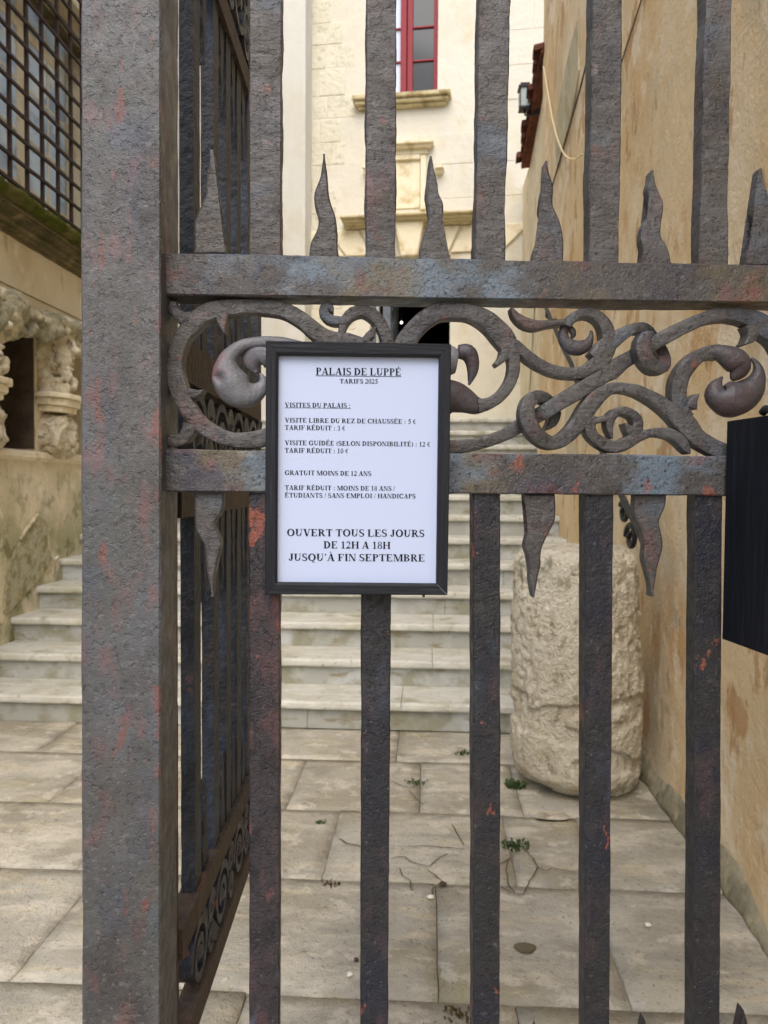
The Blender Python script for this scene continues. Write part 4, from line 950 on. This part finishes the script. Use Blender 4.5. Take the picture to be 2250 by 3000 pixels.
# ring knot, lower left, running into the lower branch
stroke([(1035, 1245, 20, .020), (1100, 1180, 80, .020), (1130, 1090, 105, .020), (1090, 1000, 110, .016), (1000, 945, 105, .006), (900, 935, 112, -.004), (815, 1000, 122, -.010), (792, 1110, 135, -.012), (830, 1230, 138, -.012), (920, 1330, 132, -.008), (1040, 1385, 125, -.002), (1150, 1360, 122), (1250, 1280, 132), (1350, 1150, 145), (1430, 1020, 150), (1520, 920, 135), (1620, 860, 105), (250, 845, 88, 0, 4), (400, 875, 96, 0, 4), (550, 945, 112, 0, 4), (680, 1035, 128, 0, 4), (780, 1110, 160, 0, 4), (870, 1200, 180, 0, 4), (980, 1325, 155, 0, 4), (1130, 1420, 145, 0, 4), (1300, 1490, 140, 0, 4), (1480, 1530, 120, 0, 4)], 3)
# ring knot, upper right
stroke([(-20, 560, 130), (80, 455, 150), (170, 385, 130), (260, 315, 112), (380, 265, 92), (500, 262, 92, .006), (600, 310, 92, .018), (680, 420, 100, .022), (712, 540, 112, .014), (660, 630, 122, .002), (560, 655, 125, -.006), (460, 590, 130, -.012), (412, 470, 132, -.014), (440, 370, 110, -.014), (520, 330, 40, -.010)], 4)
# lower small curl
s6 = stroke([(1440, 1120, 130, 0, 3), (1425, 1230, 100, 0, 3), (1470, 1330, 92, 0, 3), (100, 1405, 108), (200, 1425, 104), (300, 1385, 108), (390, 1330, 100), (470, 1300, 84), (560, 1283, 76), (660, 1285, 90), (750, 1310, 92), (830, 1370, 88), (878, 1440, 66), (904, 1492, 12)], 4)
stroke([(330, 1370, 100), (385, 1280, 105), (405, 1190, 88), (365, 1115, 80), (280, 1075, 80), (190, 1090, 82), (135, 1160, 78), (130, 1250, 52), (150, 1345, 10)], 4, parent=s6, name='curl')
stroke([(350, 1300, 80), (310, 1240, 60), (270, 1195, 10)], 4, parent=s6, name='thorn')
stroke([(-30, 1180, 50), (60, 1150, 55), (110, 1150, 55)], 4, parent=s6, name='link')
# right bud scroll
s7 = stroke([(870, 1150, 150), (825, 1060, 145), (805, 960, 140), (803, 850, 138), (835, 730, 140), (900, 630, 135), (1000, 540, 118), (1100, 500, 120), (1200, 495, 130)], 4, 'iron_rail')
stroke([(920, 1040, 110), (945, 970, 70), (990, 908, 14)], 4, parent=s7, name='thorn')
bud([(1080, 500, 55), (1200, 505, 85), (1330, 560, 125), (1400, 620, 118), (1380, 700, 84), (1330, 765, 25)], 4, 'bud_dark', .8, .006)
bud([(1545, 545, 16), (1600, 620, 40), (1610, 720, 78), (1560, 830, 125), (1450, 925, 165), (1310, 955, 180), (1200, 915, 125), (1195, 830, 80), (1235, 760, 30), (1262, 735, 10)], 4, 'bud_dark', .8, .012)

# ================================================================== OPEN LEAF
LA = R(3.7)      # its line runs 3.7 degrees left of the courtyard axis
LM = Matrix.Rotation(LA, 4, 'Z'); LI = LM.inverted()
leaf = empty('open_gate_leaf', LM @ Vector((-.296, 1.12, 0)), LA, 'dark iron gate leaf swung open behind the post, seen edge on', 'gate'); LO = (-.296, 1.12, 0)
def LP(mb, name, mat, parent=leaf, **k): return mb.build(name, M[mat], parent, org=LO, **k)
LYS = (1.20, 1.345, 1.456, 1.567, 1.69)
XA, XB = -.307, -.285           # leaf thickness, local x; local y runs into the courtyard
def lbar(y0, y1, z0, z1, mat, name='bar', mat2=None):
    mb = MB(); n = max(2, int((z1-z0)/.02)); rs = []
    for s in range(n+1):
        z = z0+(z1-z0)*s/n; e_ = lambda c: nz((c, y0, z), 25)*.0008
        rs.append([(XA+e_(1), y0+e_(5), z), (XB+e_(2), y0+e_(5), z), (XB+e_(2), y1, z), (XA+e_(1), y1, z)])
    mb.rings(rs); return LP(mb, name, mat)
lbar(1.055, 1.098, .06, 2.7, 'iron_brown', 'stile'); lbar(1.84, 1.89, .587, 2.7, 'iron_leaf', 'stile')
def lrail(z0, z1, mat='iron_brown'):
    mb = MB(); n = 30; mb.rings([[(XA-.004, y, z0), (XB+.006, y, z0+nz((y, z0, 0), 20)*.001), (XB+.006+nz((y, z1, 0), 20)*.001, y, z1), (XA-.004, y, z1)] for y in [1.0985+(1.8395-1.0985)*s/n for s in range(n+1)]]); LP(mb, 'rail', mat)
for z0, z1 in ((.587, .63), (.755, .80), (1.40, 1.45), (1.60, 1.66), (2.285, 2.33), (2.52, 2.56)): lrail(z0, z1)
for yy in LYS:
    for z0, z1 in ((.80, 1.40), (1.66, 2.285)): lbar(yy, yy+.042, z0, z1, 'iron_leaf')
def lspike(y, z, up, h=.15):
    s = 1 if up else -1
    base = [(0, -.02), (.22, -.022), (.40, -.012), (.55, -.015), (.74, -.006), (1.0, 0), (.74, .009), (.55, .006), (.40, .010), (.22, .014), (0, .020)]
    mb = MB(); mb.prism([(XA+.004, y+u, z+s*q*h) for q, u in base], (.016, 0, 0)); LP(mb, 'flame_spike', 'iron_leaf')
for q in range(5):
    y = LYS[q]+.042+.045
    lspike(y, 1.40, False); lspike(y, 1.66, True); lspike(y, .80, True); lspike(y, 2.285, False)
def lscroll(cy, cz, rad, flip, mat='iron_dark'):
    pts = []
    for s in range(40):
        t = s*.26; r_ = rad*(1-s/52)
        pts.append((cy+flip*r_*math.cos(t), cz+r_*math.sin(t), .014))
    mb = MB(); rs = []
    n = len(pts)
    for i, (y, z, w) in enumerate(pts):
        a_, b_ = pts[max(i-1, 0)], pts[min(i+1, n-1)]; ty, tz = b_[0]-a_[0], b_[1]-a_[1]; l = math.hypot(ty, tz); ny_, nz2 = -tz/l*w/2, ty/l*w/2
        rs.append([(XA-.004, y-ny_, z-nz2), (XB+.004, y-ny_, z-nz2), (XB+.004, y+ny_, z+nz2), (XA-.004, y+ny_, z+nz2)])
    mb.rings(rs); LP(mb, 'scroll', mat)
    bm = bmesh.new(); bmesh.ops.create_icosphere(bm, subdivisions=3, radius=1, matrix=Matrix.Translation(((XA+XB)/2, cy, cz)) @ Matrix.Diagonal((.020, rad*.30, rad*.28, 1)))
    me = bpy.data.meshes.new('bud'); bm.to_mesh(me); bm.free(); me.transform(Matrix.Translation((-LO[0], -LO[1], 0))); me.materials.append(M['bud_dark']); me.polygons.foreach_set('use_smooth', [True]*len(me.polygons))
    o = bpy.data.objects.new('bud', me); COL.objects.link(o); o.parent = leaf
for cz, rad in ((1.525, .07), (2.425, .09), (.692, .058)):
    for q in range(4):
        for dz_ in (-1, 1): lscroll(1.305+.175*q, cz+dz_*rad*.5, rad*.42, dz_)
        lscroll(1.22+.175*q, cz, rad, 1 if q % 2 else -1)
        mb = MB(); s_ = 1 if q % 2 else -1
        y_, h_ = 1.30+.175*q, rad*.95
        mb.rings([[(XA-.003, y_+f*.06+.007*dz, cz+s_*f*h_+.010*dy) for dy, dz in ((-1, -1), (1, 1))]+[(XB+.003, y_+f*.06+.007*dz, cz+s_*f*h_+.010*dy) for dy, dz in ((1, 1), (-1, -1))] for f in (-1, -.5, 0, .5, 1)]); LP(mb, 'scroll', 'iron_leaf')

# ================================================================== NOTICE IN ITS FRAME
D_FR = .968
Z7 = (750, 980, 2.765)
def z7(x, y, d): return GF(Z7[0]+x/Z7[2], Z7[1]+y/Z7[2], d)
oc = [z7(80, 50, D_FR), z7(1583, 76, D_FR), z7(1552, 2112, D_FR), z7(72, 2106, D_FR)]
ic = [z7(180, 166, D_FR+.003), z7(1484, 184, D_FR+.003), z7(1462, 2020, D_FR+.003), z7(170, 2008, D_FR+.003)]
ctr = sum(oc, Vector())/4; NO = Vector((ctr.x, D_RAIL-.001, oc[3].z))
nf = empty('notice_frame', GF.M @ NO, GA, 'black framed white notice of visiting prices hung on the gate', 'sign')
def NP(mb, name, mat, parent=nf, **k): return mb.build(name, M[mat], parent, org=NO, **k)
mid = [ (o.lerp(i, .82)) for o, i in zip(oc, ic)]
for q in range(4):
    r_ = (q+1) % 4; mb = MB()
    def v(p, d): return Vector((p.x, d, p.z))
    g_ = (ic[r_]-ic[q]).normalized()*.0002
    sec = lambda k_, s: [v(oc[k_], D_RAIL-.0012)+g_*s, v(oc[k_], D_FR+.001)+g_*s, v(oc[k_].lerp(ic[k_], .06), D_FR)+g_*s, v(mid[k_], D_FR+.0005)+g_*s, v(ic[k_], D_FR+.002)+g_*s, v(ic[k_], D_RAIL-.0012)+g_*s]
    mb.rings([sec(q, 1), sec(r_, -1)]); NP(mb, 'frame_side', 'frame_wood_h' if q % 2 == 0 else 'frame_wood')
D_PA = D_FR+.010
pc = [p+(c_-p)*-.02 for p, c_ in zip(ic, [ctr]*4)]
mb = MB(); mb.prism([Vector((p.x, D_PA, p.z)) for p in pc], (0, .003, 0)); paper = NP(mb, 'paper', 'paper')

# serif capitals drawn as polygons (cap height 1)
ST, TH, SF = .24, .10, .06
def rc(x0, y0, x1, y1): return [(x0, y0), (x1, y0), (x1, y1), (x0, y1)]
def stem(x, w=ST, y0=0, y1=1, lo=True, hi=True):
    o = [rc(x, y0, x+w, y1)]
    if lo: o.append(rc(x-.09, y0, x+w+.09, y0+SF))
    if hi: o.append(rc(x-.09, y1-SF, x+w+.09, y1))
    return o
def arc(cx, cy, rx, ry, a0, a1, tx, ty, n=16):
    o = []; P_ = []
    for i in range(n+1):
        t = R(a0+(a1-a0)*i/n); c, s = math.cos(t), math.sin(t); P_.append(((cx+rx*c, cy+ry*s), (cx+(rx-tx)*c, cy+(ry-ty)*s)))
    for a_, b_ in zip(P_, P_[1:]): o.append([a_[0], b_[0], b_[1], a_[1]])
    return o
def dg_(x0, y0, x1, y1, w): return [[(x0, y0), (x0+w, y0), (x1+w, y1), (x1, y1)]]
G = {}
G['I'] = (.57, stem(.18)); G['H'] = (1.15, stem(.14)+stem(.80)+[rc(.34, .47, .81, .54)])
G['E'] = (.98, stem(.14)+[rc(.3, 0, .85, SF+.02), rc(.3, .93, .83, 1), rc(.3, .48, .6, .55), rc(.58, .36, .63, .67), rc(.80, 0, .87, .28), rc(.78, .74, .85, 1)])
G['F'] = (.9, stem(.14)+[rc(.3, .93, .82, 1), rc(.3, .46, .6, .53), rc(.58, .34, .63, .66), rc(.77, .72, .84, 1)])
G['L'] = (.98, stem(.14)+[rc(.3, 0, .86, .07), rc(.81, 0, .88, .32)])
G['T'] = (.98, stem(.385, hi=False)+[rc(.08, .93, .90, 1), rc(.05, .70, .11, 1), rc(.87, .70, .93, 1)])
G['D'] = (1.07, stem(.14)+arc(.42, .5, .58, .5, -90, 90, .26, .10)+[rc(.3, 0, .43, .07), rc(.3, .93, .43, 1)])
G['P'] = (.9, stem(.14)+arc(.40, .735, .44, .265, -90, 90, .21, .065)+[rc(.3, .47, .41, .535), rc(.3, .935, .41, 1)])
G['B'] = (.98, stem(.14)+arc(.40, .76, .42, .24, -90, 90, .2, .065)+arc(.42, .265, .48, .265, -90, 90, .23, .065)+[rc(.3, 0, .43, .065), rc(.3, .935, .41, 1), rc(.3, .465, .45, .53)])
G['R'] = (1.07, stem(.14)+arc(.40, .745, .44, .255, -90, 90, .21, .065)+[rc(.3, .49, .45, .555), rc(.3, .935, .41, 1), rc(.72, 0, 1.06, SF)]+dg_(.78, 0, .38, .52, .25))
G['O'] = (1.15, arc(.575, .5, .52, .52, 0, 360, .25, .09, 32))
G['Q'] = (1.15, arc(.575, .5, .52, .52, 0, 360, .25, .09, 32)+[[(.5, .02), (.66, .0), (.98, -.24), (.80, -.24)]])
G['C'] = (1.07, arc(.57, .5, .52, .52, 38, 322, .25, .10, 26)+[rc(.93, .62, .99, 1.0), rc(.92, .10, .97, .2)])
G['G'] = (1.15, arc(.57, .5, .52, .52, 38, 322, .25, .10, 26)+[rc(.93, .64, .99, 1.0), rc(.78, .06, .99, .44), rc(.68, .41, 1.1, .46)])
G['S'] = (.82, arc(.41, .73, .34, .29, 40, 250, .17, .08, 18)+arc(.41, .27, .36, .29, -140, 70, .19, .08, 18)+[[(.15, .58), (.30, .66), (.68, .42), (.54, .34)], rc(.64, .70, .69, 1.0), rc(.06, .02, .11, .32)])
G['U'] = (1.07, stem(.14, y0=.34, lo=False)+[rc(.80, .34, .875, 1), rc(.68, .95, 1.0, 1)]+arc(.5075, .36, .3675, .37, 180, 360, .19, .08, 18))
G['J'] = (.73, stem(.34, y0=.22, lo=False)+arc(.30, .22, .25, .23, 180, 360, .15, .08, 14)+arc(.15, .2, .1, .1, 0, 360, .1, .1, 12))
G['A'] = (1.07, dg_(.10, 0, .49, 1.0, .075)+dg_(.70, 0, .42, 1.0, .25)+[rc(.27, .28, .78, .345), rc(.0, 0, .33, SF), rc(.60, 0, 1.07, SF)])
G['V'] = (1.07, dg_(.44, 0, .12, 1.0, .25)+dg_(.54, 0, .87, 1.0, .075)+[rc(.02, .95, .48, 1), rc(.72, .95, 1.06, 1)])
G['N'] = (1.07, [rc(.13, 0, .205, 1), rc(.86, 0, .935, 1), rc(.0, 0, .34, SF), rc(.72, .95, 1.07, 1), rc(.0, .95, .3, 1)]+dg_(.72, 0, .13, 1.0, .22))
G['M'] = (1.4, [rc(.15, 0, .225, 1), rc(.03, 0, .36, SF), rc(.03, .95, .3, 1)]+stem(1.06)+dg_(.60, 0, .16, 1, .22)+dg_(.64, 0, 1.02, 1, .10))
G['X'] = (1.07, dg_(.70, 0, .10, 1, .27)+dg_(.12, 0, .83, 1, .08)+[rc(.0, 0, .36, SF), rc(.6, 0, 1.07, SF), rc(.0, .95, .46, 1), rc(.7, .95, 1.03, 1)])
G['Z'] = (.98, dg_(.06, 0, .64, 1, .26)+[rc(.06, 0, .9, .07), rc(.1, .93, .9, 1), rc(.86, 0, .92, .3), rc(.07, .70, .13, 1)])
G['0'] = (.74, arc(.37, .5, .32, .52, 0, 360, .17, .06, 26))
G['1'] = (.74, [rc(.28, 0, .47, 1), rc(.12, 0, .63, SF), [(.10, .84), (.28, .92), (.47, 1.02), (.28, .82)]])
G['2'] = (.74, arc(.36, .72, .29, .3, -20, 165, .17, .08, 16)+[[(.05, 0), (.30, .18), (.66, .66), (.50, .56)], rc(.05, 0, .62, .17), [(.6, .0), (.64, 0), (.69, .28), (.64, .28)]])
G['3'] = (.74, arc(.33, .76, .28, .26, -70, 155, .17, .07, 16)+arc(.33, .27, .33, .29, -150, 75, .18, .07, 16))
G['5'] = (.74, arc(.30, .33, .36, .34, -135, 100, .18, .10, 18)+[[(.14, .55), (.24, .60), (.36, 1.0), (.24, 1.0)], [(.24, .84), (.62, .84), (.68, 1.0), (.24, 1.0)]])
G['8'] = (.74, arc(.37, .76, .27, .26, 0, 360, .13, .06, 22)+arc(.37, .27, .32, .29, 0, 360, .16, .06, 22))
G['€'] = (.78, arc(.46, .5, .34, .5, 45, 315, .15, .07, 20)+[rc(.02, .54, .55, .60), rc(.02, .40, .52, .46)])
G[':'] = (.49, arc(.24, .1, .1, .1, 0, 360, .1, .1, 12)+arc(.24, .58, .1, .1, 0, 360, .1, .1, 12))
G['/'] = (.45, dg_(.0, -.03, .33, 1.03, .08)); G[' '] = (.37, [])
G['('] = (.49, arc(.52, .42, .42, .62, 118, 242, .16, .03, 14)); G[')'] = (.49, arc(-.03, .42, .42, .62, -62, 62, .16, .03, 14))
G["'"] = (.40, arc(.2, .9, .1, .1, 0, 360, .1, .1, 12)+[[(.28, .92), (.30, .86), (.14, .66), (.12, .70)]])
for ch, bs, ac in (('É', 'E', [[(.40, 1.08), (.50, 1.08), (.68, 1.3), (.52, 1.3)]]), ('À', 'A', [[(.55, 1.08), (.63, 1.08), (.50, 1.3), (.34, 1.3)]])): G[ch] = (G[bs][0], G[bs][1]+ac)
def zline(p0, p1, d):
    return z7(*p0, d), z7(*p1, d)
def text(s, x0, x1, yl, yr, cap, ul=False):
    """one printed line: from (x0,yl) to (x1,yr) in close-up pixels; cap height in the same pixels"""
    tot = sum(G[c][0] for c in s); D_ = D_PA-.0004
    a_, b_ = zline((x0, yl), (x1, yr), D_); up = z7(x0, yl-cap, D_)-a_
    sx = (b_-a_)/tot; mb = MB(); cx = 0; k_ = 0
    for c in s:
        w, polys = G[c]
        for pg in polys:
            k_ += 1
            P_ = [a_+sx*(cx+x)+up*y for x, y in pg]; P_ = [Vector((p.x, D_-.000004*(k_ % 9), p.z)) for p in P_]
            mb.add(P_, [tuple(range(len(P_)))])
        cx += w
    if ul:
        q = [a_+sx*x+up*y for x, y in ((0, -.17), (tot, -.17), (tot, -.10), (0, -.10))]; mb.add([Vector((p.x, D_, p.z)) for p in q], [(0, 1, 2, 3)])
    NP(mb, 'printed_line', 'ink', paper)
text('PALAIS DE LUPPÉ', 483, 1178, 326, 333, 58, True)
text('TARIFS 2025', 677, 988, 395, 398, 36)
text('VISITES DU PALAIS :', 232, 768, 588, 594, 37, True)
text('VISITE LIBRE DU REZ DE CHAUSSÉE : 5 €', 232, 1297, 711, 724, 37)
text('TARIF RÉDUIT : 3 €', 232, 724, 771, 777, 37)
text('VISITE GUIDÉE (SELON DISPONIBILITÉ) : 12 €', 232, 1413, 894, 908, 37)
text('TARIF RÉDUIT : 10 €', 232, 750, 956, 962, 37)
text('GRATUIT MOINS DE 12 ANS', 232, 935, 1137, 1145, 37)
text('TARIF RÉDUIT : MOINS DE 18 ANS /', 232, 1128, 1258, 1266, 37)
text('ÉTUDIANTS / SANS EMPLOI / HANDICAPS', 232, 1294, 1319, 1328, 37)
text('OUVERT TOUS LES JOURS', 248, 1367, 1632, 1640, 58)
text('DE 12H A 18H', 545, 1090, 1732, 1737, 58)
text("JUSQU'À FIN SEPTEMBRE", 262, 1370, 1832, 1839, 58)

# ================================================================== BLACK BOARD AT THE RIGHT
bA_t, bA_b = GF(2129, 1234, .985), GF(2121, 1872, .985)
bd = empty('black_board', GF.M @ Vector((bA_t.x, .985, bA_b.z)), GA, 'plain black wooden board standing out from the gate at the right edge', 'sign'); BO = (bA_t.x, .985, bA_b.z)
h_ = bA_t.z-bA_b.z
ang = R(3.0); dx, dy = math.sin(ang), -math.cos(ang); Lb = .215
def bp(s, t, z): return Vector((BO[0]+dx*s+math.cos(ang)*t, BO[1]+dy*s+math.sin(ang)*t, BO[2]+z))
def bbox(mb, s0, s1, t0, t1, z0, z1):
    vs = [bp(s, t, z) for z in (z0, z1) for t in (t0, t1) for s in (s0, s1)]
    mb.add(vs, [(0, 2, 3, 1), (4, 5, 7, 6), (0, 1, 5, 4), (2, 6, 7, 3), (0, 4, 6, 2), (1, 3, 7, 5)])
mb = MB(); bbox(mb, 0, Lb, 0, .016, 0, h_); mb.build('panel', M['board'], bd, org=BO, bevel=.0015)
mb = MB(); bbox(mb, .012, Lb-.012, .0162, .020, .012, h_-.012); mb.build('face', M['board'], bd, org=BO)
mb = MB(); mb.tube([bp(.085, .008, h_-.002), bp(.085, .008, h_+.004), bp(.082, .008, h_+.008), bp(.072, .008, h_+.009), bp(.066, .008, h_+.005)], .005, 10); mb.build('hook', M['black_metal'], bd, smooth=True, org=BO)
